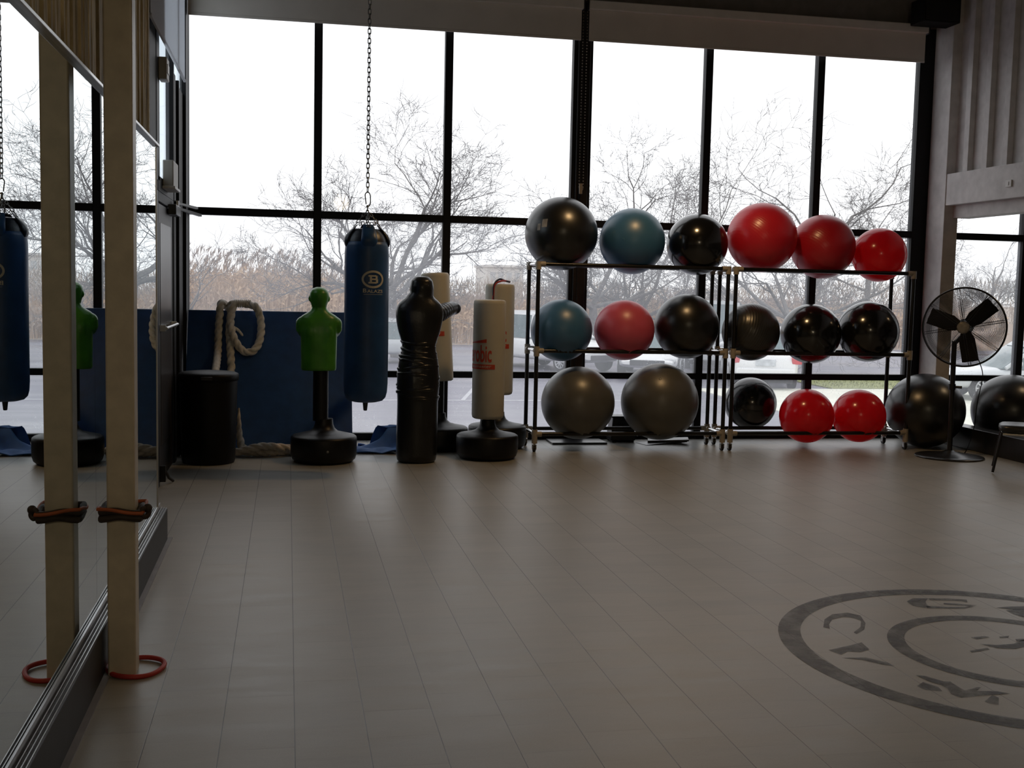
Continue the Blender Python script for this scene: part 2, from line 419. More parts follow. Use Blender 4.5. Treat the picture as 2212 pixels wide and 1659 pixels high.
    def build(s, name, mats, parent=None, smooth=35, bevel=0, bseg=2, loc=None):
        me = bpy.data.meshes.new(name)
        vs = s.v
        if loc is not None:
            l = Vector(loc); vs = [tuple(Vector(v)-l) for v in vs]
        me.from_pydata(vs, [], s.f); me.update()
        if not isinstance(mats, (list, tuple)): mats = [mats]
        for mm in mats: me.materials.append(mm)
        me.polygons.foreach_set('material_index', s.mi)
        if smooth:
            me.polygons.foreach_set('use_smooth', [True]*len(me.polygons)); me.set_sharp_from_angle(angle=radians(smooth))
        bm = bmesh.new(); bm.from_mesh(me); bmesh.ops.recalc_face_normals(bm, faces=bm.faces); bm.to_mesh(me); bm.free()
        o = bpy.data.objects.new(name, me); col.objects.link(o)
        if loc is not None: o.location = loc
        if parent is not None:
            o.parent = parent
            if loc is None and parent.type != 'MESH' or True:
                o.matrix_parent_inverse = Matrix.Identity(4)
        if bevel:
            b = o.modifiers.new('bevel', 'BEVEL'); b.width = bevel; b.segments = bseg; b.limit_method = 'ANGLE'; b.angle_limit = radians(40)
        return o

def empty(name, loc=(0, 0, 0), rz=0):
    o = bpy.data.objects.new(name, None); col.objects.link(o); o.location = loc; o.rotation_euler = (0, 0, rz)
    o.empty_display_size = .1
    return o
def tag(o, label=None, cat=None, group=None, kind=None):
    if label: o['label'] = label
    if cat: o['category'] = cat
    if group: o['group'] = group
    if kind: o['kind'] = kind
    return o
def copy_tree(o, parent=None):
    c = o.copy(); col.objects.link(c)
    if parent is not None: c.parent = parent
    for ch in list(o.children): copy_tree(ch, c)
    return c
def smooth_path(pts, k=8):
    """Catmull-Rom"""
    pts = [Vector(p) for p in pts]; out = []
    P = [pts[0]*2-pts[1]] + pts + [pts[-1]*2-pts[-2]]
    for i in range(1, len(P)-2):
        a, b, c, d = P[i-1:i+3]
        for j in range(k):
            t = j/k
            out.append(.5*((2*b) + (c-a)*t + (2*a-5*b+4*c-d)*t*t + (3*b-a-3*c+d)*t**3))
    out.append(pts[-1]); return out
def text_mesh(txt, size=1.0, offset=0.0, extrude=0.0, xs=1.0):
    """vertices (x, y) and faces of a line of lettering, centred"""
    cu = bpy.data.curves.new('lettering', 'FONT'); cu.body = txt; cu.size = size; cu.offset = offset; cu.extrude = extrude
    cu.align_x = 'CENTER'; cu.align_y = 'CENTER'; cu.resolution_u = 4
    ob = bpy.data.objects.new('lettering', cu); col.objects.link(ob)
    dg = bpy.context.evaluated_depsgraph_get(); me = ob.evaluated_get(dg).to_mesh()
    vs = [(v.co.x*xs, v.co.y, v.co.z) for v in me.vertices]; fs = [tuple(p.vertices) for p in me.polygons]
    ob.evaluated_get(dg).to_mesh_clear(); bpy.data.objects.remove(ob); bpy.data.curves.remove(cu)
    return vs, fs
# ------------------------------------------------------------------ the setting
CEIL = 5.6; WY = 12.09
def S(name, mb, m, **k):
    return tag(mb.build(name, m, **k), kind='structure')

S('floor', MB().box(-1.3, 12.2, -5, WY+.02, -.12, 0), M['floor'], smooth=0)
S('ceiling', MB().box(-1.3, 12.2, -5, WY+.3, CEIL, CEIL+.12), M['ceiling'], smooth=0)
S('wall_back', MB().box(-1.3, 12.2, -5.2, -5, 0, CEIL), M['wall_dim'], smooth=0)
S('wall_front', MB().box(-1.3, 12.2, WY-.05, WY+.25, 4.66, CEIL), M['wall_dim'], smooth=0)
S('wall_front_east', MB().box(7.4, 12.2, WY-.04, WY+.25, 3.3, 4.66).box(11.2, 12.2, WY-.04, WY+.25, 0, 3.3), M['wall_dim'], smooth=0)
S('wall_east_room', MB().box(12.0, 12.2, -5, WY, 0, CEIL).box(7.5, 12, 3.0, 3.2, 0, 3.4).box(7.5, 12, 3.0, WY-.04, 3.4, 3.5), M['wall_dim'], smooth=0)

# left wall: ribbed cladding over the mirrors, a black end strip, then the recessed door bay
mb = MB()
y = -5.0; prof = []
while y < 6.93:
    k_ = R.uniform(-.006, .006); q_ = R.uniform(.050, .082)
    prof += [(y, -.806), (y+.006, -.782+k_), (y+q_-.024, -.782+k_), (y+q_-.016, -.806)]; y += q_
n = len(prof)
mb.add([(x, yy, 2.466) for yy, x in prof] + [(x, yy, CEIL) for yy, x in prof], [(i, i+1, n+i+1, n+i) for i in range(n-1)])
mb.box(-1.0, -.807, -5, 6.93, 2.466, CEIL)
S('wall_left', mb, M['rib'], smooth=0)
S('wall_left_lower', MB().box(-1.0, -.815, -5, 7.28, 0, 2.44), M['wall_dim'], smooth=0)
S('wall_left_bay', MB().box(-1.3, -1.0, 6.90, 9.26, 0, CEIL).box(-1.3, -1.02, 9.26, WY+.05, 4.7, CEIL)
  .box(-1.04, -1.02, 10.66, WY+.05, 0, 3.46), M['frame_brown'], smooth=0)
S('trim_corner_post', MB().box(-1.05, -.99, 11.78, WY+.06, 0, 4.7).box(-1.02, -.992, 10.60, 10.74, 0, 3.46).box(-1.02, -.985, 10.98, 11.03, 0, 3.46), M['frame'], bevel=.004)
# transom window over the side door
w4 = tag(MB().box(-1.06, -.995, 9.26, 9.46, 2.42, 4.7).box(-1.06, -.995, 10.56, 10.64, 2.42, 4.7).box(-1.06, -.995, 9.34, 10.56, 2.34, 2.46)
         .box(-1.06, -.995, 9.34, 10.56, 4.62, 4.7).build('window_4', M['frame'], bevel=.004), kind='structure')
MB().box(-1.035, -1.029, 9.46, 10.56, 2.46, 4.62).build('pane', M['glass_side'], w4, smooth=0)
MB().box(-1.035, -1.029, 10.64, 11.78, 3.46, 4.70).build('pane', M['glass_side'], w4, smooth=0)  # hidden pane, added so daylight reaches the back of the side blind
# side door: dark leaf in a black frame
d1 = tag(MB().box(-1.06, -.995, 9.26, 9.36, 0, 2.34).box(-1.06, -.995, 10.56, 10.66, 0, 2.34).box(-1.06, -.995, 9.36, 10.56, 2.26, 2.34)
         .build('door_1', M['frame'], bevel=.004), kind='structure')
leaf = MB().box(-1.05, -1.005, 9.37, 10.55, .01, 2.25).build('door_leaf', mat('dark_bronze_leaf', (.018, .016, .015), .45), d1, bevel=.003)
MB().box(-1.006, -1.002, 9.55, 10.38, .30, 2.10).build('door_panel', mat('smoked_panel', (.050, .044, .043), .30, var=.3, vscale=3, stretch=(1, 1, .3)), leaf, smooth=0)
mb = MB().box(-1.0, -.955, 9.47, 9.51, 1.235, 1.285).box(-1.0, -.955, 10.36, 10.40, 1.235, 1.285).tube([(-.950, 9.46, 1.26), (-.950, 10.41, 1.26)], .012, 10)
tag(mb.build('push_bar', M['alum'], leaf), 'bright metal push bar')
mb = MB().box(-1.0, -.955, 9.40, 9.44, .03, .16).tube([(-.975, 9.42, .15), (-.94, 9.50, .05), (-.91, 9.55, .015)], .013, 8)
mb.build('kick_stop', M['black_satin'], leaf)
# door closer: body, two arms reaching into the room
cl = MB().box(-1.0, -.93, 10.10, 10.52, 2.20, 2.285).build('door_closer', M['black_satin'], d1, bevel=.006)
MB().obox((-.90, 10.72, 2.315), (Vector((.13, .62, .0)).normalized(), Vector((.62, -.13, 0)).normalized(), (0, 0, 1)), (.33, .012, .010)).build('closer_arm', M['black_satin'], cl)
MB().obox((-.885, 10.93, 2.268), (Vector((.15, .62, -.02)).normalized(), Vector((.62, -.15, 0)).normalized(), (0, 0, 1)), (.30, .014, .012)).build('closer_arm', M['black_satin'], cl)
MB().cone((-.955, 10.42, 2.285), (-.955, 10.42, 2.335), .02, n=16).build('closer_pivot', M['alum'], cl)

# front windows
def front_window(name, x0, x1, mull, jl, jr, zt=4.66, mw=.041, glass_names=True):
    mb = MB()
    f0, f1 = WY-.05, WY+.05
    edges = [x0] + [m for m in mull] + [x1]
    mb.box(x0-jl, x0, f0, f1, 0, zt); mb.box(x1, x1+jr, f0, f1, 0, zt)
    for m_ in mull: mb.box(m_-mw, m_+mw, f0, f1, 0, zt)
    xs = []
    for i in range(len(edges)-1):
        a = edges[i] + (mw if i > 0 else 0); b = edges[i+1] - (mw if i < len(edges)-2 else 0); xs.append((a, b))
    for a, b in xs:
        for z0, z1 in ((0, .075), (.668, .736), (2.313, 2.389), (zt-.07, zt)): mb.box(a, b, f0, f1, z0, z1)
    o = tag(mb.build(name, M['frame'], bevel=.004), kind='structure')
    # slim glazing beads show as a lighter line down each bar
    for a, b in xs:
        for k, (z0, z1) in enumerate(((.075, .668), (.736, 2.313), (2.389, zt-.07))):
            MB().box(a, b, WY-.003, WY+.003, z0, z1).build('pane', M['glass'] if k < 2 else M['glass_top'], o, smooth=0)
    return o
front_window('window_1', -.987, 2.98, [.296, 1.643], .02, .04)
front_window('window_2', 3.19, 7.015, [4.507, 5.822], .04, .20)
front_window('window_3', 7.42, 11.2, [8.49, 9.6], .06, .06, zt=3.3)
S('trim_2', MB().box(3.02, 3.15, WY-.10, WY+.08, 0, 4.66).box(3.055, 3.075, WY-.115, WY-.10, 0, 4.66), M['frame_brown'], bevel=.006)

# right side: pillar, panelled upper wall with battens, header trim, low curb under the opening
S('trim_3', MB().box(7.19, 7.36, 11.68, WY-.05, 0, CEIL), M['white_paint'], bevel=.006)
mb = MB().box(7.30, 7.5, -5, 11.68, 2.525, CEIL).box(7.30, 7.5, -5, 2.9, .24, 2.525)
S('wall_right', mb, M['white_paint'], smooth=0)
for k in range(34):
    yb = 11.40 - .348*k
    if yb < 0: break
    tag(MB().box(7.235, 7.30, yb-.045, yb+.045, 3.0, CEIL).build('trim_batten', M['white_paint'], bevel=.003), kind='structure')
S('trim_header', MB().box(7.20, 7.30, -5, 11.73, 2.662, 3.01), M['white_paint'], bevel=.005)
S('wall_right_curb', MB().box(7.25, 7.45, 2.9, 11.68, 0, .236), M['black_satin'], bevel=.006)
t = tag(empty('wall_plate', (7.2, 10.54, 2.81)), 'small white plate on the white header trim at right', 'wall plate')
MB().box(-.016, 0, -.05, .05, -.035, .035).build('cover', M['plate'], t, bevel=.003)
MB().box(-.022, -.016, -.012, .012, -.018, .018).build('switch', M['plate'], t, bevel=.002)

# ------------------------------------------------------------------ mirrors and kickboard
names = ['mirror panel standing last before the side door, farthest from the viewer',
         'mirror panel beside the square cream post, second from the door end',
         'mirror panel at the left edge of the photo, nearest the viewer that shows']
ys = [7.28, 4.985, 2.75, 1.2]
for i in range(3):
    tag(MB().box(-.812, -.788, ys[i+1]+.003, ys[i], .236, 2.448).build('wall_mirror', M['mirror'], smooth=0), names[i], 'mirror', 'wall mirrors')
tr = tag(MB().box(-.815, -.768, 1.2, 7.29, 2.448, 2.464).build('mirror_top_channel', M['alum'], bevel=.003), 'bright metal channel along the top edge of the wall mirrors', 'trim')
tag(MB().box(-.83, -.783, 7.281, 7.296, .236, 2.446).build('mirror_end_strip', M['alum'], bevel=.002), 'slim upright metal strip closing the mirror end next to the door', 'trim')
bb = tag(MB().box(-.815, -.742, 1.2, 7.42, 0, .205).build('baseboard_left', M['blackboard'], bevel=.006), kind='structure')
mb = MB()
for k in range(3): mb.box(-.776 + k*.013, -.773 + k*.013, 1.2, 7.42, .203, .215 - .003*k)
mb.box(-.792, -.784, 1.2, 7.42, .203, .240)
mb.build('ledge_channel', M['alum'], bb)
MB().box(-.742, -.715, 1.2, 7.46, 0, .008).build('floor_bead', mat('grey_bead', (.22, .22, .24), .4), bb)

# ------------------------------------------------------------------ roller blinds
def blind(label, x0, x1, ztop, zbot, y=11.97):
    t = tag(empty('roller_blind', ((x0+x1)/2, y, zbot)), label, 'blind', 'roller blinds over the front windows')
    w = (x1-x0)/2; h = ztop-zbot
    MB().box(-w, w, -.055, .055, h, h+.095).build('cassette', M['cassette'], t, bevel=.008)
    MB().box(-w+.015, w-.015, -.012, -.008, .012, h+.01).build('fabric', M['blind'], t, smooth=0)
    MB().box(-w+.015, w-.015, -.018, -.002, 0, .026).build('bottom_bar', M['blind'], t, bevel=.004)
    MB().box(-w-.012, -w, -.06, .06, h-.01, h+.10).build('end_cap', M['black_satin'], t, bevel=.003)
    MB().box(w, w+.012, -.06, .06, h-.01, h+.10).build('end_cap', M['black_satin'], t, bevel=.003)
    return t
b1 = blind('cream roller blind pulled up over the left three windows, behind the chain', -1.0, 3.045, 4.585, 4.265)
b2 = blind('cream roller blind pulled up over the right three windows, above the ball racks', 3.10, 7.03, 4.585, 4.265)
mb = MB()
pts = []
for s_, xx in ((-1, -.022), (1, .022)):
    for k in range(64): pts.append((xx, .45 - k*.0315 - .0))
for xx, zz in pts: mb.ball((xx, 0, zz), .0065, 6, 4)
mb.torus((0, 0, .46), (0, 1, 0), .022, .004, 14, 5).torus((0, 0, -1.55), (0, 1, 0), .022, .004, 14, 5)
ch = mb.build('pull_chain', mat('bead_chain', (.20, .15, .10), .4, .3), b2); ch.location = (-1.998, -.03, .0)
mb = MB().box(-.016, .016, -.012, .012, -.11, .0); cc = mb.build('chain_weight', mat('weight_tan', (.30, .24, .17), .5), b2, bevel=.004); cc.location = (-2.005, -.045, -1.50)
t = tag(empty('roller_blind', (-.955, 9.875, 3.485)), 'white roller blind half down over the side door transom', 'blind')
MB().box(-.002, .002, -1.355, 1.355, .012, 1.40).build('fabric', M['blind_side'], t, smooth=0)
MB().box(-.010, .010, -1.355, 1.355, 0, .026).build('bottom_bar', M['blind_side'], t, bevel=.004)
MB().box(-.045, .055, -1.37, 1.37, 1.39, 1.50).build('cassette', M['cassette'], t, bevel=.008)

# small boxes beside the side door transom
t = tag(empty('alarm_box', (-.995, 9.86, 2.38)), 'pale grey box mounted above the side door closer', 'alarm box')
MB().box(0, .085, -.20, .20, .02, .23).build('housing', M['beigebox'], t, bevel=.008)
MB().box(0, .10, -.22, .22, 0, .022).build('base_plate', M['plate'], t, bevel=.003)
t = tag(empty('sensor_box', (-.995, 9.46, 3.20)), 'small pale sensor box high on the side door frame', 'sensor')
MB().box(0, .065, -.09, .09, 0, .17).build('housing', M['beigebox'], t, bevel=.008)
MB().box(.065, .070, -.06, .06, .05, .12).build('lens', M['plate'], t, bevel=.002)

# speaker in the top right corner
t = tag(empty('wall_speaker', (6.98, 11.72, 4.63)), 'black box loudspeaker hung in the top right corner', 'loudspeaker')
MB().box(-.22, .22, -.14, .14, 0, .26).build('cabinet', M['black_matte'], t, bevel=.01)
MB().box(-.20, .20, -.15, -.14, .02, .24).build('grille', mat('speaker_grille', (.008, .008, .008), .8, bump=.4, bscale=200), t, bevel=.003)
MB().box(-.03, .03, .14, .32, .10, .16).build('bracket', M['black_satin'], t)

# ------------------------------------------------------------------ post with its cords
t = tag(empty('square_post', (-.668, 4.89, 0)), 'square cream painted post standing in front of the mirror', 'post')
MB().box(-.056, .056, -.056, .056, 0, CEIL).build('shaft', M['cream'], t, bevel=.008, bseg=3)
mb = MB()
for k, zz in enumerate((-.012, .012)):
    pts = []
    for i in range(40):
        a = 2*pi*i/40; ca, sa = cos(a), sin(a); q = max(abs(ca), abs(sa)); rr = (.078/q)*.86 + .078*.14
        pts.append((ca*rr, sa*rr, zz + .006*sin(3*a+k)))
    mb.tube(pts, .0145, 10, True)
band = tag(empty('exercise_strap', (-.668, 4.89, .685)), 'dark strap with orange cord wound around the cream post', 'strap')
mb.build('strap', M['strap_dark'], band)
pts = []
for i in range(40):
    a = 2*pi*i/40; ca, sa = cos(a), sin(a); q = max(abs(ca), abs(sa)); rr = .088/q*.86 + .088*.16
    pts.append((ca*rr, sa*rr, .018 + .010*sin(a*2)))
MB().tube(pts, .0075, 8, True).build('cord', M['orange_cord'], band)
mb = MB().torus((.095, -.055, .006), (.6, -.8, .1), .018, .011, 16, 8).ball((.105, -.045, .022), .019, 12, 8)
mb.build('knot', M['strap_dark'], band)
pts = [(cos(2*pi*i/48)*.115*(1+.05*sin(3*2*pi*i/48)), sin(2*pi*i/48)*.125, .011 + .003*sin(4*pi*i/48)) for i in range(48)]
hoop = MB().tube(pts, .0105, 10, True).build('cord_ring', M['red_cord']); hoop.location = (-.625, 4.92, 0)
tag(hoop, 'ring of red cord lying on the floor around the post foot', 'cord')
# ------------------------------------------------------------------ ball racks
RH = (1.885, 1.02, .180)          # rail heights
HG = .225                         # half gap front to back
def make_rack(label, loc):
    t = tag(empty('ball_rack', loc), label, 'rack', 'rolling exercise ball racks')
    W = 1.0
    for sx in (-1, 1):
        for sy in (-1, 1):
            MB().cone((sx*W, sy*HG, .10), (sx*W, sy*HG, RH[0]), .021, n=16).build('upright', M['rail'], t)
            for z in RH:
                mb = MB()
                mb.lathe([(.029, z-(.055 if z > .5 else .095)), (.029, z+(.026 if z == RH[0] else .045))], (sx*W, sy*HG, 0), 16)
                mb.cone((sx*W, sy*HG, z), (sx*(W-.07), sy*HG, z), .027, n=16)
                mb.cone((sx*W, sy*HG, z), (sx*W, sy*(HG-.06), z), .027, n=16)
                mb.build('fitting', M['fitting'], t)
            ca = MB().cone((sx*W, sy*HG, .07), (sx*W, sy*HG, .10), .012, n=10).box(sx*W-.020, sx*W-.014, sy*HG-.014, sy*HG+.026, .025, .075).box(sx*W+.014, sx*W+.020, sy*HG-.014, sy*HG+.026, .025, .075)\
                .box(sx*W-.020, sx*W+.020, sy*HG-.016, sy*HG+.016, .068, .076).build('caster', M['alum'], t)
            MB().cone((sx*W-.012, sy*HG+.010, .035), (sx*W+.012, sy*HG+.010, .035), .035, n=20).build('wheel', M['rubber'], ca)
    for z in RH:
        for sy in (-1, 1):
            MB().cone((-W+.03, sy*HG, z), (W-.03, sy*HG, z), .020, n=16).build('rail', M['rail'], t)
        for sx in (-1, 1):
            tag(MB().cone((sx*W, -HG+.03, z), (sx*W, HG-.03, z), .017, n=14).build('end_bar', M['chrome'], t), 'bright metal end bar')
    return t
RY = 11.35
rack1 = make_rack('black tubular ball rack on casters, left one beside the cream target bags', (3.445, RY, 0))
rack2 = copy_tree(rack1); rack2.location = (5.530, RY, -.0)
rack2['label'] = 'black tubular ball rack on casters, right one next to the pedestal fan'

# ------------------------------------------------------------------ exercise balls
def gym_ball(c, r, m, label, rot=(0, 0, 0), rails=(), group='exercise balls on the racks', squash=1.0, floor=None, plug=True):
    mb = MB().ball((0, 0, 0), r, 64, 40)
    Rm = Matrix.Rotation(rot[2], 3, 'Z') @ Matrix.Rotation(rot[1], 3, 'Y') @ Matrix.Rotation(rot[0], 3, 'X')
    inv = Rm.transposed()
    out = []
    for v in mb.v:
        p = Rm @ Vector(v); p = Vector((p.x, p.y, p.z*squash)) + Vector(c)
        for ry, rz in rails:             # sag where the rails press in
            d = Vector((p.y-ry, p.z-rz)); l = d.length
            if l < .0225: d = (d/l if l > 1e-6 else Vector((0, 1)))*.0225; p.y = ry+d.x; p.z = rz+d.y
        if floor is not None and p.z < floor: p.z = floor
        out.append(inv @ (p-Vector(c)))
    mb.v = [tuple(p) for p in out]
    o = mb.build('exercise_ball', m, smooth=80); o.location = c; o.rotation_euler = (rot[0], rot[1], rot[2])
    tag(o, label, 'exercise ball', group)
    if plug:
        mp = MB().lathe([(.014, -.004), (.014, .001), (.009, .0025)], (0, 0, 0), 14, ax=(1, 0, 0))
        q = mp.build('valve_plug', m, o); q.location = (r*.999, 0, 0)
    return o
def on_rails(x, zm, r, level, m, label, rack=0, dy=0, rot=None, **k):
    """zm: height of the centre above the floor"""
    rz = RH[level]
    rails = [(RY-HG, rz), (RY+HG, rz)]
    z = max(zm, rz + sqrt(max(.0001, (r+.02)**2 - HG**2)) - .055)
    if rot is None: rot = (R.uniform(-.5, .5), R.uniform(-.9, .9), R.uniform(0, 6))
    return gym_ball((x, RY+dy, z), r, m, label, rot, rails, **k)
rr = (0, radians(-35), radians(20))
bk = on_rails(2.722, 2.20, .370, 0, M['b_black'], 'large black ball with a pale patch, left end of the top rails', rot=(0, 0, 0), plug=False)
# pale grey patch in two pieces, curved over the ball's left face
for (a0, a1, z0, z1) in ((-2.13, -1.97, .045, .125), (-2.27, -2.17, .02, .085)):
    mb = MB(); vs = []; fs = []; na, nz = 8, 5; r_ = .3708
    for j in range(nz+1):
        for i in range(na+1):
            a = a0 + (a1-a0)*i/na; z = z0 + (z1-z0)*j/nz - .03*(a+2.1)*-1.0; h = sqrt(r_*r_-z*z); vs.append((h*cos(a-.24), h*sin(a-.24), z))
    for j in range(nz):
        for i in range(na): k = j*(na+1)+i; fs.append((k, k+1, k+na+2, k+na+1))
    tag(mb.add(vs, fs).build('pale_patch', M['ball_patch'], bk, smooth=80), 'pale grey patch')
on_rails(3.473, 2.145, .337, 0, M['b_blue'], 'blue ball on the top rails between two black balls')
on_rails(4.177, 2.134, .317, 0, M['b_black_gloss'], 'black ball on the top rails between the blue ball and a red ball')
on_rails(4.892, 2.225, .364, 0, M['b_red'], 'largest red ball, on the top rails next to a black ball', rot=rr)
on_rails(5.600, 2.15, .340, 0, M['b_red_deep'], 'middle one of the three red balls on the top rails', dy=.03, rot=rr)
on_rails(6.242, 2.08, .288, 0, M['b_red_bright'], 'bright red ball at the right end of the top rails, smallest there')
on_rails(2.749, 1.22, .316, 1, M['b_blue'], 'blue ball on the middle rails beside the left rack upright')
on_rails(3.418, 1.23, .311, 1, M['b_pink'], 'pink ball on the middle rails')
on_rails(4.092, 1.28, .338, 1, M['b_black'], 'black ball on the middle rails to the right of the pink ball')
on_rails(4.809, 1.232, .303, 1, M['b_black_rib'], 'ribbed charcoal ball on the middle rails, leftmost in the right rack', rot=(0, radians(20), radians(15)))
on_rails(5.490, 1.222, .318, 1, M['b_black_gloss'], 'glossy black ball, middle of the right rack, directly above a red ball')
on_rails(6.156, 1.255, .326, 1, M['b_black_gloss'], 'glossy black ball at the right end of the middle rails by the fan')
on_rails(2.943, .475, .380, 2, M['b_grey'], 'large grey ball on the bottom rails of the left rack, below the blue ball', squash=.985)
on_rails(3.825, .488, .405, 2, M['b_grey'], 'largest grey ball on the bottom rails, below the middle rail black ball', squash=.99)
on_rails(5.485, .322, .290, 2, M['b_red_bright'], 'bright red ball on the bottom rails, left of its red twin')
on_rails(6.095, .338, .286, 2, M['b_red_bright'], 'bright red ball on the bottom rails, right of its red twin')
gym_ball((5.014, 11.765, .430), .285, M['b_black_gloss'], 'black ball wedged behind the right rack at the window, lowest row', (.3, .2, 1), [(RY+HG, RH[2])])
gym_ball((6.864, 11.32, .402), .420, M['b_black'], 'huge black ball on the floor behind the pedestal fan', (.2, .4, 2), group='exercise balls on the floor', squash=.962, floor=0)
gym_ball((7.90, 11.30, .400), .420, M['b_black'], 'huge black ball beyond the low curb, at the right edge', (.1, .3, 1), group='exercise balls on the floor', squash=.957, floor=0)

# things lying under and behind the left rack
t = tag(empty('step_box', (3.57, 11.87, 0)), 'low black step box standing behind the two grey balls', 'step box')
mb = MB().loft([[(-.14, -.10, .02), (.14, -.10, .02), (.14, .10, .02), (-.14, .10, .02)], [(-.115, -.08, .27), (.115, -.08, .27), (.115, .08, .27), (-.115, .08, .27)]])
mb.build('body', M['black_satin'], t, bevel=.01)
MB().box(-.135, .135, -.10, .10, .27, .285).build('top_board', M['black_satin'], t, bevel=.004)
for sx in (-1, 1):
    MB().box(sx*.10-.02, sx*.10+.02, -.10, .10, 0, .022).build('foot', M['rubber'], t)
tag(MB().box(2.75, 3.35, 11.62, 11.95, 0, .022).build('exercise_mat', M['black_satin'], bevel=.006), 'thin black mat flat on the floor under the left rack', 'mat')
mb = MB()
for (x, y, w, a, h) in ((3.98, 11.70, .26, .25, .02), (4.06, 11.72, .22, -.3, .045)):
    mb.obox((x, y, h-.01), ((cos(a), sin(a), .06), (-sin(a), cos(a), 0), (0, 0, 1)), (w, .11, .010))
tag(mb.build('folded_board', M['black_satin'], bevel=.004), 'flat dark folded board on the floor below the largest grey ball', 'board')

# ------------------------------------------------------------------ heavy bag
BAGZ = .645
t = tag(empty('heavy_bag', (.655, 9.75, BAGZ)), 'tall blue punching bag hanging from a long ceiling chain', 'punching bag')
r = .187
prof = [(.02, .0), (.10, .002), (.145, .014), (.170, .040), (.182, .085), (.187, .16), (.1875, .5), (.186, .9), (.187, 1.20), (.186, 1.27), (.181, 1.325), (.174, 1.355), (.16, 1.36)]
body = MB().lathe(prof, n=72)
for i, v in enumerate(body.v):
    x, y, z = v
    if .03 < z < 1.36:
        a = math.atan2(y, x); k = 1 + .006*sin(3*a + z*4) + .010*sin(11*a)*max(0, (z-1.15))*3
        body.v[i] = (x*k, y*k, z)
body.build('body', M['bagvinyl'], t, smooth=60)
MB().lathe([(.172, 1.345), (.166, 1.375), (.150, 1.41), (.128, 1.44), (.108, 1.462), (.06, 1.470)], n=40).build('top_cover', M['bagdark'], t, smooth=60)
# four vinyl hanger tabs folding up to the rings
ringpts = []
for q in range(4):
    a = radians(-88 + 90*q); ca, sa = cos(a), sin(a); tx, ty = -sa, ca
    rings = []
    for s in range(9):
        u = s/8
        z = 1.315 + .185*u; rad = .176 - .092*u**1.3 + .016*sin(pi*u); hw = .076 - .026*u - .030*max(0, u-.8)*4*.5; hw *= .55 + .45*min(1, u*5); th = .006 + .022*sin(pi*min(1, u*1.1))
        ring = []
        for k in range(14):
            b = 2*pi*k/14
            ex = cos(b)*hw; ed = sin(b)*th
            ring.append((ca*(rad+ed) + tx*ex, sa*(rad+ed) + ty*ex, z))
        rings.append(ring)
    MB().loft(rings).build('hanger_tab', M['bagvinyl'] if q == 0 else M['bagdark'], t, smooth=60)
    ringpts.append(Vector((ca*.105, sa*.105, 1.478)))
mb = MB()
def link(mb, a, b, w=.011, r=.0034, turn=0):
    a, b = Vector(a), Vector(b); d = (b-a); L_ = d.length/2; d = d.normalized(); u, v = frame_of(d); s_ = u*cos(turn) + v*sin(turn); c = (a+b)/2
    pts = []
    for i in range(14):
        th = 2*pi*i/14; x = cos(th)*w; z = sin(th)
        z = (L_-w)*(1 if z > 0 else -1)*min(1, abs(z)*3) + w*z
        pts.append(c + s_*x + d*z)
    mb.tube(pts, r, 6, True)
apex = Vector((0, 0, 1.622))
for p in ringpts:
    mb.torus(p + Vector((0, 0, .006)), (p.x, p.y, .2), .016, .0035, 16, 6)
    a = p + Vector((0, 0, .016)); n_ = 5
    for i in range(n_):
        A = a.lerp(apex, i/n_); B = a.lerp(apex, (i+1)/n_); e = (B-A)*.22
        link(mb, A-e*.6, B+e*.6, .010, .0034, (i % 2)*pi/2)
for q in range(4):     # small swivel hooks between the chains
    a = radians(-37+90*q); p = Vector((cos(a)*.07, sin(a)*.07, 1.51)); mb.torus(p, (cos(a), sin(a), .4), .017, .0035, 14, 6)
mb.build('hanger_chains', M['steel'], t)
mb = MB().torus((0, 0, 1.636), (1, 0, 0), .018, .0045, 18, 8)
pts = [(0.0, 0, 1.65), (.020, 0, 1.668), (.024, 0, 1.71), (.020, 0, 1.755), (0, 0, 1.775), (-.020, 0, 1.755), (-.016, 0, 1.71), (-.012, 0, 1.672)]
mb.tube(smooth_path(pts, 5), .0048, 8); mb.ball((0, 0, 1.655), .012, 10, 6)
mb.build('snap_hook', M['steel'], t)
mb = MB(); z = 1.770; k = 0
while z < CEIL-BAGZ-.03:
    link(mb, (0, 0, z), (0, 0, z+.050), .0125, .0042, (k % 2)*pi/2 + .35); z += .0395; k += 1
mb.lathe([(.05, CEIL-BAGZ-.02), (.05, CEIL-BAGZ-.001)], n=20)
tag(mb.build('long_chain', M['steel'], t), 'long steel chain')
MB().lathe([(.016, -.075), (.020, -.07), (.030, .005)], n=16, sx=.8).build('bottom_tail', M['bagdark'], t)
# badge and lettering curved onto the front of the bag
def wrap(o_vs, rad, ang0, z0):
    return [(cos(ang0 + x/rad)*(rad+zz), sin(ang0 + x/rad)*(rad+zz), z0 + y) for x, y, zz in o_vs]
A0 = radians(-90 + 13); RB = .1905
mb = MB(); n = 48; vs = []
for a_, b_ in ((.098, .074), (.080, .056)):
    for i in range(n): th = 2*pi*i/n; vs.append((cos(th)*a_, sin(th)*b_, 0))
mb.add(wrap(vs, RB, A0, 1.043), [(i, (i+1) % n, n+(i+1) % n, n+i) for i in range(n)])
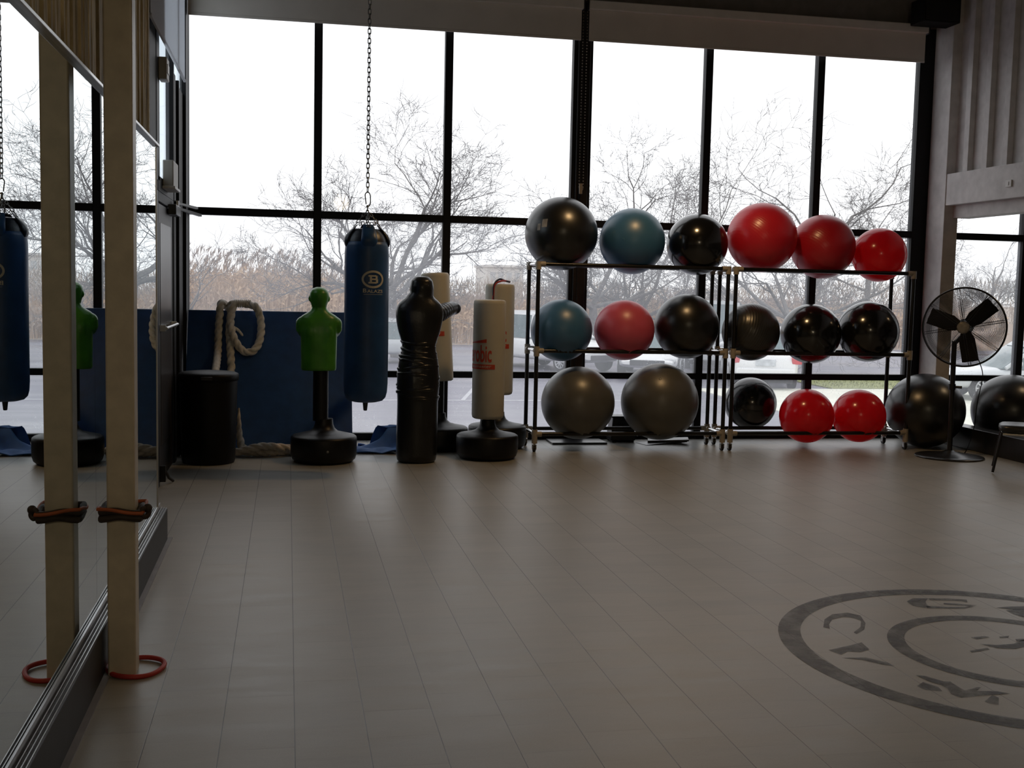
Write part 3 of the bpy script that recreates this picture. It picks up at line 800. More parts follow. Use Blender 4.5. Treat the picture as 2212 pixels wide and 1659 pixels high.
# slab letter B
def rect(mb_, x0, x1, y0, y1, z0):
    k = max(1, int((x1-x0)/.004)); vs = []; 
    for i in range(k+1): x = x0+(x1-x0)*i/k; vs += [(x, y0, 0), (x, y1, 0)]
    mb_.add(wrap(vs, RB, A0, z0), [(2*i, 2*i+2, 2*i+3, 2*i+1) for i in range(k)])
for x0, x1, y0, y1 in ((-.030, -.012, -.030, .030), (-.042, .026, .021, .035), (-.042, .030, -.035, -.021), (-.014, .028, -.006, .007), (.020, .038, .003, .030), (.023, .043, -.030, .001)):
    rect(mb, x0, x1, y0, y1, 1.043)
vs, fs = text_mesh('B', .046, .001, xs=1.25); mb.add(wrap([(x-.073, y, z) for x, y, z in vs], RB, A0, .947), fs)
vs, fs = text_mesh('ALAZS', .036, .0006, xs=1.35); mb.add(wrap([(x+.020, y, z) for x, y, z in vs], RB, A0, .943), fs)
rect(mb, -.080, .088, -.0014, .0014, .918)
tag(mb.build('printed_badge', M['white_print'], t, smooth=0), 'pale oval B badge and lettering')

# ------------------------------------------------------------------ green torso mannequin
def remesh(o, vox, it=3):
    m_ = o.modifiers.new('join', 'REMESH'); m_.mode = 'VOXEL'; m_.voxel_size = vox; m_.use_smooth_shade = True
    s_ = o.modifiers.new('soften', 'SMOOTH'); s_.factor = .5; s_.iterations = it
    return o
def ering(cx, cy, z, rx, ry, n=32, p=2.3):
    out = []
    for i in range(n):
        a = 2*pi*i/n; ca, sa = cos(a), sin(a)
        out.append((cx + rx*math.copysign(abs(ca)**(2/p), ca), cy + ry*math.copysign(abs(sa)**(2/p), sa), z))
    return out
t = tag(empty('torso_mannequin', (.335, 10.62, 0)), 'green torso punching mannequin on a round black base, back to the viewer', 'punching mannequin')
X0 = -.052
mb = MB()
mb.loft([ering(X0, 0, z, rx, ry) for z, rx, ry in ((.846, .152, .098), (.86, .160, .105), (.93, .160, .108), (1.0, .162, .110), (1.06, .163, .114), (1.12, .164, .118), (1.19, .166, .118), (1.25, .172, .112), (1.295, .180, .102), (1.33, .172, .092), (1.352, .150, .082), (1.372, .116, .075), (1.395, .082, .070), (1.42, .066, .066), (1.445, .065, .070))])
mb.loft([ering(X0, .006, z, rx, ry, 32, 2.1) for z, rx, ry in ((1.42, .066, .070), (1.45, .072, .086), (1.475, .080, .096), (1.505, .086, .104), (1.535, .089, .107), (1.56, .086, .102), (1.583, .073, .088), (1.60, .054, .064), (1.611, .024, .03))])
# shoulder caps and cut upper arms folded towards the chest
for s in (-1, 1):
    mb.ball((X0+s*.144, .01, 1.275), .066, 20, 14, sc=(1, 1.05, 1.0))
    mb.tube([(X0+s*.146, .01, 1.27), (X0+s*.149, .02, 1.225), (X0+s*.140, .06, 1.190)], [.064, .061, .050], 16)
    mb.ball((X0+s*.138, .065, 1.192), .050, 14, 10)
    mb.ball((X0+s*.088, -.002, 1.505), .018, 12, 8, sc=(.62, .9, 1.5))      # ears
    mb.ball((X0+s*.070, -.085, 1.20), .060, 14, 10, sc=(1, .45, 1.2))        # shoulder blades
mb.ball((X0, .112, 1.50), .016, 10, 8, sc=(.9, 1, 1.4))                      # nose
mb.ball((X0, .098, 1.452), .020, 10, 8, sc=(1.4, .8, .7))                    # mouth
remesh(mb.build('torso', M['green'], t), .0075, 3)
MB().lathe([(.070, .38), (.070, .855)], (X0*.4-.012, 0, 0), 28).build('pole', M['black'], t)
prof = [(.22, 0), (.262, .006), (.290, .03), (.302, .07), (.305, .15), (.304, .215), (.299, .234), (.284, .246), (.20, .266), (.13, .284), (.098, .312), (.084, .35), (.080, .40)]
MB().lathe(prof, n=56).build('base', M['black'], t, smooth=45)
MB().lathe([(.012, 0), (.012, .006), (.007, .008)], (-.01+.035, -.303, .13), 12, ax=(0, -1, 0)).build('fill_plug', M['steel'], t)

# ------------------------------------------------------------------ black grappling dummy
t = tag(empty('grappling_dummy', (1.190, 10.56, 0)), 'black leather throwing dummy with a head, standing upright on the floor', 'grappling dummy')
mb = MB()
rows = [(.0, .165, .15), (.02, .182, .165), (.06, .190, .175), (.25, .192, .178), (.45, .190, .176), (.58, .190, .174), (.70, .198, .178), (.80, .196, .172), (.92, .186, .16), (1.0, .172, .148), (1.05, .159, .140), (1.10, .157, .138), (1.15, .172, .146), (1.22, .195, .154), (1.30, .212, .155), (1.36, .220, .152), (1.41, .221, .146), (1.445, .214, .138), (1.475, .199, .130), (1.505, .170, .120), (1.535, .134, .112), (1.565, .114, .108)]
mb.loft([ering(.0 + .012*(z/1.5), 0, z, rx, ry, 40, 2.2) for z, rx, ry in rows])
mb.ball((.028, .0, 1.622), .112, 28, 18, sc=(1.0, 1.05, .98))
mb.loft([ering(.026, .0, z, r1, r1, 28, 2.3) for z, r1 in ((1.50, .108), (1.56, .111), (1.63, .113), (1.69, .101), (1.728, .064))])
armR = smooth_path([(.12, .05, 1.37), (.215, .17, 1.385), (.30, .30, 1.415), (.375, .42, 1.435)], 6)
mb.tube(armR, [.086 - .020*i/(len(armR)-1) for i in range(len(armR))], 18)
mb.ball((.395, .435, 1.43), .062, 16, 12, sc=(1.15, 1, 1))
armL = smooth_path([(-.11, .04, 1.33), (-.115, .18, 1.34), (-.08, .33, 1.37), (-.02, .44, 1.39)], 6)
mb.tube(armL, [.078 - .020*i/(len(armL)-1) for i in range(len(armL))], 18)
mb.ball((-.01, .45, 1.39), .058, 16, 12)
remesh(mb.build('body', M['leather'], t), .010, 4)
# folds of the loose sleeve gathered around the hips
mb = MB()
def body_r(z):
    for (z0, a0, b0), (z1, a1, b1) in zip(rows, rows[1:]):
        if z0 <= z <= z1: f = (z-z0)/(z1-z0); return a0+(a1-a0)*f, b0+(b1-b0)*f
for k in range(20):
    z = .60 + .027*k + R.uniform(-.006, .006); rx, ry = body_r(z); tilt = R.uniform(-.035, .035); bulge = .004*sin(k*2.4)
    pts = []
    a_s = R.uniform(0, 6); span = 2*pi if k % 3 else 4.6
    for i in range(44):
        a = a_s + span*i/44; w_ = .004*sin(3*a+k*1.7) + .003*sin(7*a+k)
        pts.append((cos(a)*(rx-.013+w_*.6+bulge) + .006, sin(a)*(ry-.013+w_*.6+bulge), z + tilt*cos(a) + .010*sin(2*a+k*2.1)))
    if k % 3: mb.tube(pts, .018, 10, True)
    else: mb.tube(pts, [.019*min(1, .25+i/8, .25+(43-i)/8) for i in range(44)], 10)
mb.build('gathered_folds', M['leather'], t, smooth=60)
mb = MB()
for k in range(6):
    i = 3 + k*2; p = armR[min(i, len(armR)-2)]; d = armR[min(i+1, len(armR)-1)] - p
    mb.torus(p, d, .077 - .003*k, .011, 26, 7)
mb.build('sleeve_folds', M['leather'], t, smooth=60)

# ------------------------------------------------------------------ freestanding target bags
def target_bag(loc, label, rz, lean=0, pole_gap=0.0, padz=.385, padtop=1.525, pr=.155, base=True):
    t = tag(empty('standing_target_bag', loc, rz), label, 'punching bag', 'freestanding target bags')
    prof = [(.22, 0), (.258, .006), (.284, .03), (.297, .07), (.300, .15), (.299, .205), (.294, .222), (.278, .233), (.19, .250), (.12, .270), (.088, .298), (.074, .330), (.070, .37)]
    MB().lathe(prof, n=56).build('base', M['black'], t, smooth=45)
    MB().lathe([(.052, .33), (.052, padz+.1)], n=24).build('neck', M['black'], t)
    h = padtop-padz
    rings = []
    for r1, z in ((pr*.86, 0), (pr*.96, .010), (pr, .035), (pr, .3), (pr*1.005, h*.6), (pr, h-.04), (pr*.975, h-.015), (pr*.90, h-.003), (pr*.5, h)):
        rings.append((r1, z))
    pad = MB().lathe(rings, n=48).build('foam_pad', M['foam'], t, smooth=45)
    pad.location = (0, 0, padz); pad.rotation_euler = (0, lean, 0)
    mb = MB(); ra = pr*1.004 + .002
    z0 = h*.545
    def put(vs, fs, dx, dz): mb.add([(cos(-pi/2 + (x+dx)/ra)*ra, sin(-pi/2 + (x+dx)/ra)*ra, z0+dz+y) for x, y, z in vs], fs)
    vs, fs = text_mesh('aerobic', .225, .0042, xs=.45); put(vs, fs, 0, .0)
    # swoosh over the word and bar under it
    n = 20; vs = []
    for i in range(n+1):
        u = i/n; x = -.17+.27*u; vs += [(x, .100 + .012*u, 0), (x, .102 + .042*u**1.5 + .004, 0)]
    put(vs, [(2*i, 2*i+2, 2*i+3, 2*i+1) for i in range(n)], 0, 0)
    vs = []
    for i in range(n+1): x = -.185+.37*i/n; vs += [(x, -.140, 0), (x, -.094, 0)]
    put(vs, [(2*i, 2*i+2, 2*i+3, 2*i+1) for i in range(n)], 0, 0)
    tag(mb.build('printed_name', M['red_print'], pad, smooth=0), 'red lettering over a red bar')
    mb = MB(); ra += .0012
    vs, fs = text_mesh('wavemaster', .040, .0, xs=1.45); put(vs, fs, .01, -.113)
    tag(mb.build('printed_line', M['white_print'], pad, smooth=0), 'pale lettering on the red bar')
    return t
target_bag((1.897, 10.76, 0), 'shortest cream foam target bag, front one on its black base', radians(-55))
target_bag((1.50, 11.36, 0), 'cream foam target bag standing behind the black dummy', radians(-50), lean=radians(-4.5), padz=.69, padtop=1.775, pr=.145)
target_bag((2.125, 11.47, 0), 'cream foam target bag behind the front one, a cord looped over its top', radians(-38), padz=.55, padtop=1.68, pr=.150)
t = tag(empty('resistance_tube', (2.125, 11.47, 1.68)), 'dark and red rubber tube looped over the rear target bag', 'exercise tube')
for off, m_, nm in ((0, 'strap_navy', 'tube'), (.018, 'red_cord', 'tube')):
    pts = smooth_path([(-.10-off*.2, -.165, -.42), (-.10, -.168, -.12), (-.092+off*.3, -.166, -.01), (-.03+off, -.11, .045-off), (.05, -.02, .030), (.11, .06, .022)], 8)
    MB().tube(pts, .010, 8).build(nm, M[m_], t)

# ------------------------------------------------------------------ blue mats, ropes and bin
# big folded mat leaning on the window
t = tag(empty('gym_mat', (-.172, 11.30, 0)), 'large dark blue gym mat leaning upright against the window', 'mat')
ang = math.atan2(.60, 1.325)
up = Vector((0, sin(ang), cos(ang))); nrm = Vector((0, -cos(ang), sin(ang)))
hw, hh, th = .812, .727, .028
c = Vector((0, 0, 0)) + up*hh + nrm*0 + Vector((0, .03, .014))
mb = MB(); nx, nz = 24, 20
def matpt(u, v, side):
    x = (u*2-1)*hw; p = c + up*((v*2-1)*hh) + Vector((x, 0, 0))
    b = .006*sin(u*9+v*5) + .010*math.exp(-((u-.60)/.05)**2 - ((v-.86)/.12)**2) - .008*math.exp(-((u-.50)/.06)**2 - ((v-.9)/.1)**2)
    return p + nrm*(side*th/2 + (b if side > 0 else 0))
for side in (1, -1):
    vs = [matpt(i/nx, j/nz, side) for j in range(nz+1) for i in range(nx+1)]
    mb.add(vs, [(j*(nx+1)+i, j*(nx+1)+i+1, (j+1)*(nx+1)+i+1, (j+1)*(nx+1)+i) for j in range(nz) for i in range(nx)])
K = (nx+1)*(nz+1)
edge = [j*(nx+1) for j in range(nz+1)] + [nz*(nx+1)+i for i in range(1, nx+1)] + [j*(nx+1)+nx for j in range(nz-1, -1, -1)] + [i for i in range(nx-1, 0, -1)]
for a, b in zip(edge, edge[1:]+edge[:1]): mb.f.append((a, b, K+b, K+a)); mb.mi.append(0)
mb.build('panel', M['bluevinyl'], t, smooth=40)
pts = [c + up*hh + Vector((x, 0, 0)) + nrm*0 for x in (-hw, -.3, .3, hw)]
MB().tube(pts, .012, 8).build('seam_piping', mat('mat_piping', (.035, .085, .20), .45), t)

t = tag(empty('waste_bin', (-.700, 10.62, 0)), 'tall round black bin standing in front of the blue mat', 'bin')
prof = [(.205, 0), (.228, .004), (.236, .03), (.248, .45), (.256, .76)]
MB().lathe(prof, n=56).build('body', M['bin'], t, smooth=45)
MB().lathe([(.262, .752), (.268, .758), (.268, .80), (.262, .812), (.235, .824), (.12, .835), (.02, .838)], n=56).build('lid', M['bin'], t, smooth=45)
MB().box(-.05, .05, -.282, -.262, .765, .80).build('latch', M['black_satin'], t, bevel=.006)
t = tag(empty('floor_cushion', (-.935, 11.02, 0)), 'charcoal upright pad squeezed between the bin and the side wall', 'pad')
MB().box(-.045, .045, -.07, .07, 0, .74).build('pad', mat('charcoal_pad', (.045, .046, .05), .5), t, bevel=.02, bseg=3)
MB().box(-.049, .049, -.074, .074, .70, .75).build('top_cap', mat('charcoal_cap', (.075, .075, .08), .4), t, bevel=.012, bseg=3)

def mat_front(x, z):      # front face of the leaning mat at height z
    return 11.33 + (z-.014)*.60/1.325 - .018
ztop = 1.385; RR = .040
P = []
def mp(x, z, o=RR): return (x, mat_front(x, z) - o, z)
strand1 = [(-.70, 11.20, .56), (-.685, 11.34, .76), mp(-.682, .93), mp(-.68, 1.12), mp(-.672, 1.29, RR*1.1), (-.66, 11.90, 1.422), (-.60, 11.955, 1.38), (-.585, 11.92, 1.36), (-.56, 11.885, 1.41), (-.50, 11.90, 1.425)]
mid = [(-.43, 11.90, 1.42), (-.37, 11.885, 1.41), (-.315, 11.83, 1.39), mp(-.275, 1.29, RR), mp(-.262, 1.16), mp(-.285, 1.03), mp(-.345, .95), mp(-.43, .95), mp(-.50, 1.03, RR*1.9), mp(-.545, 1.14, RR*2.4), mp(-.565, 1.28, RR*2.0), (-.545, 11.86, 1.425)]
strand2 = [(-.535, 11.88, 1.43), mp(-.560, 1.30, RR*1.2), mp(-.575, 1.15), mp(-.562, 1.0), mp(-.552, .86), mp(-.548, .74), (-.56, 11.24, .55)]
t = tag(empty('climbing_rope', (-.5, 11.6, .6)), 'thick pale twisted rope draped over the top of the leaning blue mat', 'rope')
off = Vector((-.5, 11.6, .6))
for nm, pts in (('strand', strand1), ('loop', mid), ('strand', strand2)):
    MB().rope([p-off for p in smooth_path(pts, 12)], RR, .078).build(nm, M['rope'], t, smooth=60)
mb = MB()
for k in range(9): mb.torus(Vector((-.525+.019*k, 11.895, 1.422))-off, (1, 0, .0), .034, .0085, 22, 7)
mb.build('whipping', M['rope'], t, smooth=60)
MB().tube([p-off for p in smooth_path([mp(-.545, 1.19, .05), mp(-.485, 1.155, .06), mp(-.44, 1.10, .045)], 5)], [.016]*6+[.013]*4+[.005], 8).build('frayed_end', M['rope'], t)
t = tag(empty('floor_rope', (-.2, 10.95, 0)), 'grubby thick rope on the floor running right from the bin', 'rope')
off = Vector((-.2, 10.95, 0))
pts = smooth_path([(-.455, 11.14, .44), (-.452, 11.12, .30), (-.44, 11.06, .16), (-.40, 10.98, .06), (-.30, 10.93, .046), (-.15, 10.95, .044), (0.0, 10.985, .044), (.07, 11.0, .044)], 12)
rs = [.018 + .024*min(1, i/30) for i in range(len(pts))]
MB().rope([p-off for p in pts], [.010 + .034*min(1, i/34) for i in range(len(pts))], .085).build('strand', M['rope_old'], t, smooth=60)
pts = smooth_path([(-.58, 11.02, .045), (-.48, 10.92, .044), (-.36, 10.895, .075), (-.22, 10.90, .10), (-.05, 10.93, .085), (.06, 10.99, .060)], 12)
MB().rope([p-off for p in pts], .040, .085).build('strand', M['rope_old'], t, smooth=60)

# crumpled blue cover on the floor behind the dummy
t = tag(empty('crumpled_cover', (.95, 11.30, 0)), 'crumpled bright blue sheet on the floor behind the black dummy', 'sheet')
mb = MB(); nx, ny = 30, 26; vs = []
for side in (1, 0):
    for j in range(ny+1):
        for i in range(nx+1):
            u, v = i/nx, j/ny
            x = -.30 + .66*u + .06*v; y = -.24 + .50*v - .10*u*(1-v)
            sv = min(1, max(0, (v-.50)/.40)); su = min(1, max(0, (u-.22-.10*sin(v*9))/.16)); lift = .205*sv*sv*(3-2*sv)*su
            z = .010 + lift + .020*abs(sin(8*u+5*v)) + .012*sin(15*v-7*u)
            if v > .86: k_ = (v-.86)/.14; x -= .10*k_*math.exp(-((u-.42)/.25)**2); y -= .12*k_; lift *= 1 - .25*k_
            vs.append((x, y, max(.002, z) + (.009 if side else 0)))
K = (nx+1)*(ny+1)
q = [(j*(nx+1)+i, j*(nx+1)+i+1, (j+1)*(nx+1)+i+1, (j+1)*(nx+1)+i) for j in range(ny) for i in range(nx)]
mb.add(vs, q + [tuple(K+a for a in f[::-1]) for f in q])
edge = [j*(nx+1) for j in range(ny+1)] + [ny*(nx+1)+i for i in range(1, nx+1)] + [j*(nx+1)+nx for j in range(ny-1, -1, -1)] + [i for i in range(nx-1, 0, -1)]
for a, b in zip(edge, edge[1:]+edge[:1]): mb.f.append((a, b, K+b, K+a)); mb.mi.append(0)
mb.build('sheet', M['cloth_blue'], t, smooth=60)

# ------------------------------------------------------------------ pedestal fan
FC = Vector((6.735, 10.47, 1.345)); base = Vector((6.705, 10.56, 0))
t = tag(empty('pedestal_fan', base), 'large black pedestal fan with a round wire guard', 'fan')
ax = Vector((-.60, -.80, -.02)).normalized()
u = Vector((ax.y*-1, ax.x, 0)).normalized(); u = -u if u.x < 0 else u; w = ax.cross(u); w = w if w.z > 0 else -w
c = FC - base; RF = .398
MB().lathe([(.34, 0), (.342, .010), (.335, .018), (.25, .024), (.14, .040), (.06, .062), (.04, .075)], n=64).build('base_disc', M['black_satin'], t, smooth=45)
pm = MB().tube([(0, 0, .06), (-.012, .0, 1.0), (-.012, .0, 1.20)], .026, 16).tube([(-.012, 0, .70), (-.012, 0, .76)], .036, 16)
pm.build('pole', M['black_satin'], t)
MB().cone((.012, -.03, .73), (.055, -.07, .73), .014, n=12).build('height_knob', M['black_satin'], t)
def guard(name, depth, hub):
    mb = MB(); nr = 40
    def d(r): return depth*sqrt(max(0, 1 - (r/RF)**2.6)) if depth else 0
    for k in range(nr):
        r_ = .065 + (RF-.065)*k/(nr-1)
        p = c + ax*d(r_)
        th = .0015 if k < nr-1 else .007
        mb.tube([p + u*(cos(2*pi*i/64)*r_) + w*(sin(2*pi*i/64)*r_) for i in range(64)], th, 5, True)
    for q in range(8):
        for dd in (-.012, .012):
            a = 2*pi*q/8 + .19; pts = []
            for i in range(10):
                r_ = .05 + (RF-.05)*i/9; a2 = a + dd/max(r_, .1)*.9; p = c + ax*(d(r_)+(.004 if depth > 0 else -.004)); pts.append(p + u*(cos(a2)*r_) + w*(sin(a2)*r_))
            mb.tube(pts, .0022, 5)
    return mb.build(name, M['black_satin'], t)
guard('front_guard', .105, True); guard('rear_guard', -.115, False)
mb = MB(); p0 = c + ax*-.012; p1 = c + ax*.012
mb.tube([c + u*(cos(2*pi*i/72)*RF) + w*(sin(2*pi*i/72)*RF) for i in range(72)], .010, 8, True)
mb.build('guard_rim', M['black_satin'], t)
tag(MB().lathe([(.060, .098), (.062, .104), (.050, .114), (.02, .118)], c, 32, ax=ax).build('hub_badge', mat('fan_badge', (.22, .21, .19), .4, var=.3, vscale=20), t), 'pale round hub badge')
for q in range(3):
    a = radians(42 + 120*q); rd = u*cos(a) + w*sin(a); tg = -u*sin(a) + w*cos(a)
    rings = []
    for i in range(9):
        r_ = .055 + (.355-.055)*i/8; tw = radians(24 - 10*i/8); wd = (.055 + .030*min(1, i/2.0)); nn = (tg*cos(tw) + ax*sin(tw)); fl = nn.cross(rd)
        ring = []
        for k in range(12):
            b = 2*pi*k/12; ring.append(c + rd*r_ + nn*(cos(b)*wd) + fl*(sin(b)*.004 + .012*cos(b)**2))
        rings.append(ring)
    MB().loft(rings).build('blade', M['black_matte'], t, smooth=60)
MB().lathe([(.05, -.03), (.055, 0), (.05, .05), (.02, .06)], c, 28, ax=ax).build('blade_hub', M['black_matte'], t)
MB().lathe([(.05, -.30), (.078, -.28), (.082, -.15), (.07, -.118), (.05, -.02)], c, 32, ax=ax).build('motor', M['black'], t, smooth=45)
MB().tube([tuple(c - ax*.2 + Vector((0, 0, -.07))), (-.01, .005, 1.17)], .022, 12).build('yoke', M['black_satin'], t)
MB().tube(smooth_path([c - ax*.10 + w*-.05 + u*.05, c + ax*.06 + u*.11 + w*-.22, c + ax*.03 + u*.17 + w*-.36, c + u*.20 + w*-.50, c - ax*.1 + u*.16 + w*-.75, c - ax*.3 + u*.12 + w*-1.1, Vector((.25, .12, .02)), Vector((.30, .3, .008))], 6), .005, 6).build('power_cord', M['black'], t)

# ------------------------------------------------------------------ chair at the right edge
t = tag(empty('padded_chair', (6.875, 9.58, 0), radians(-34)), 'black padded chair with slim metal legs at the right edge', 'chair')
mb = MB(); rings = []
for z, k in ((.398, .93), (.405, .985), (.425, 1.0), (.445, .985), (.458, .90), (.463, .72)):
    rings.append(ering(0, 0, z, .245*k, .225*k, 36, 5))
mb.loft(rings).build('seat', M['seat'], t, smooth=60)
for sx in (-1, 1):
    for sy in (-1, 1):
        MB().tube([(sx*.215, sy*.19, .385), (sx*.275, sy*.225, .012)], .0125, 12).build('leg', M['black_satin'], t)
mb = MB().tube([(-.215, -.19, .375), (.215, -.19, .375), (.215, .19, .375), (-.215, .19, .375)], .012, 10, True)
tag(mb.build('seat_frame', M['chrome'], t), 'bright metal seat frame')
MB().loft([ering(.265 + .03*k/6, 0, .60 + .30*k/6, .018, .20*(1-.15*(k in (0, 6))), 24, 4) for k in range(7)]).build('backrest', M['seat'], t)
for sy in (-1, 1): MB().tube([(.215, sy*.17, .385), (.255, sy*.17, .46), (.275, sy*.17, .66)], .0125, 10).build('back_post', M['black_satin'], t)

# ------------------------------------------------------------------ emblem painted on the floor
EC = Vector((3.345, 4.69))
def annulus(mb, r0, r1, n=96):
    vs = [(EC.x + cos(2*pi*i/n)*r_, EC.y + sin(2*pi*i/n)*r_, .0016) for r_ in (r0, r1) for i in range(n)]
    mb.add(vs, [(i, (i+1) % n, n+(i+1) % n, n+i) for i in range(n)])
EMB_PLACE = EC
EMB = {'g':[[(3.296,5.517),(3.366,5.573),(3.453,5.563),(3.401,5.505),(3.373,5.445),(3.368,5.397),(3.326,5.39),(3.283,5.431)],[(3.453,5.563),(3.56,5.548),(3.653,5.512),(3.623,5.459),(3.607,5.489),(3.441,5.531)],[(3.356,5.428),(3.449,5.395),(3.553,5.38),(3.624,5.384),(3.534,5.351),(3.336,5.381)],[(3.485,5.465),(3.561,5.441),(3.643,5.402),(3.582,5.379),(3.569,5.405),(3.47,5.442)]],'arch':[[(2.619,5.131),(2.687,5.255),(2.77,5.336),(2.727,5.25),(2.668,5.168),(2.64,5.103)],[(2.77,5.336),(2.865,5.353),(2.833,5.278),(2.801,5.284),(2.727,5.25)],[(2.865,5.353),(2.907,5.297),(2.867,5.222),(2.851,5.258),(2.833,5.278)],[(2.907,5.297),(2.866,5.166),(2.805,5.066),(2.73,5.002),(2.729,5.029),(2.807,5.108),(2.854,5.19),(2.867,5.222)]],'bar':[[(2.474,4.787),(2.604,4.837),(2.689,4.875),(2.673,4.771),(2.611,4.741),(2.556,4.758),(2.503,4.718)],[(2.481,4.675),(2.596,4.664),(2.662,4.589),(2.669,4.536),(2.623,4.564),(2.563,4.638)]],'m':[[(2.698,4.413),(2.733,4.4),(2.776,4.321),(2.74,4.283),(2.714,4.329)],[(2.776,4.321),(2.804,4.317),(2.802,4.246),(2.804,4.207),(2.739,4.13),(2.72,4.173),(2.743,4.239),(2.74,4.283)],[(2.804,4.207),(2.879,4.236),(2.896,4.234),(2.851,4.193),(2.934,4.182),(2.975,4.146),(2.915,4.145),(2.817,4.141),(2.739,4.13)],[(2.628,4.285),(2.682,4.326),(2.713,4.258),(2.702,4.21),(2.641,4.237)],[(2.811,4.079),(2.889,4.143),(2.896,4.109),(2.845,4.034),(2.813,4.056)]],'y':[[(3.721,5.348),(3.812,5.357),(3.886,5.353),(3.974,5.326),(3.95,5.292),(3.848,5.299),(3.794,5.298)],[(3.744,5.297),(3.851,5.304),(3.866,5.218),(3.812,5.143),(3.755,5.168),(3.737,5.221)]],'fig':[[(3.269,4.883),(3.352,4.894),(3.365,4.872),(3.282,4.851)],[(3.416,4.875),(3.477,4.882),(3.455,4.856),(3.408,4.854)],[(3.252,4.785),(3.322,4.757),(3.422,4.764),(3.557,4.848),(3.595,4.802),(3.491,4.735),(3.379,4.691),(3.292,4.712)],[(3.139,4.693),(3.252,4.723),(3.249,4.698),(3.136,4.669)],[(3.473,4.828),(3.518,4.832),(3.53,4.79),(3.458,4.795)]]}
t = tag(empty('floor_emblem', (EC.x, EC.y, 0)), 'big worn round emblem painted on the floor at lower right', 'floor emblem')
def emb(name, mb):
    mb.v = [(x-EC.x, y-EC.y, z) for x, y, z in mb.v]; return mb.build(name, M['emblem'], t, smooth=0)
mb = MB(); annulus(mb, .955, 1.062); emb('outer_ring', mb)
mb = MB(); annulus(mb, .468, .548); emb('inner_ring', mb)
for k, nm in (('g', 'letter'), ('y', 'letter'), ('m', 'letter'), ('arch', 'letter'), ('bar', 'letter'), ('fig', 'centre_marks')):
    mb = MB()
    for poly in EMB[k]: mb.add([(x, y, .0016) for x, y in poly], [tuple(range(len(poly)))])
    emb(nm, mb)

# ------------------------------------------------------------------ outdoors
GZ = -.9
mb = MB()
mb.add([(-60, 12.6, GZ), (90, 12.6, GZ), (90, 49, GZ), (-60, 49, GZ)], [(0, 1, 2, 3)])
for x in range(-30, 60, 3):
    if x < 9: mb.add([(x+.8, 25.1, GZ+.004), (x+.90, 25.1, GZ+.004), (x+.90+1.2, 30, GZ+.004), (x+.8+1.2, 30, GZ+.004)], [(0, 1, 2, 3)], 1)
mb.add([(-30, 25.0, GZ+.004), (9, 25.0, GZ+.004), (9, 25.14, GZ+.004), (-30, 25.14, GZ+.004)], [(0, 1, 2, 3)], 1)
S('ground_lot', mb, [M['asphalt'], M['white_line']], smooth=0)
S('ground_field', MB().add([(-120, 48.8, GZ+.01), (160, 48.8, GZ+.01), (160, 220, GZ+.6), (-120, 220, GZ+.6)], [(0, 1, 2, 3)]), M['scrub'], smooth=0)
S('ground_walkway', MB().box(10.4, 40, 12.6, 28.2, GZ-.1, GZ+.02), M['concrete'], smooth=0)
S('wall_plinth', MB().box(-1.3, 12.2, WY+.05, WY+.3, GZ-.3, 0).box(-1.4, -1.26, 7, WY+.3, GZ-.3, 0), M['concrete'], smooth=0)
mb = MB()
for i in range(3200):
    x = R.uniform(14.4, 34); y = R.uniform(28.4, 31.5); h = R.uniform(.03, .12); dx, dy = R.uniform(-.05, .05), R.uniform(-.05, .05)
    mb.add([(x-.02, y, GZ), (x+.02, y, GZ), (x+dx, y+dy, GZ+h)], [(0, 1, 2)])
mb.box(14.4, 34, 28.3, 31.6, GZ, GZ+.03)
tag(mb.build('grass_verge', M['grass'], smooth=0), 'strip of yellowish winter grass beyond the pale walkway', 'grass', kind='stuff')

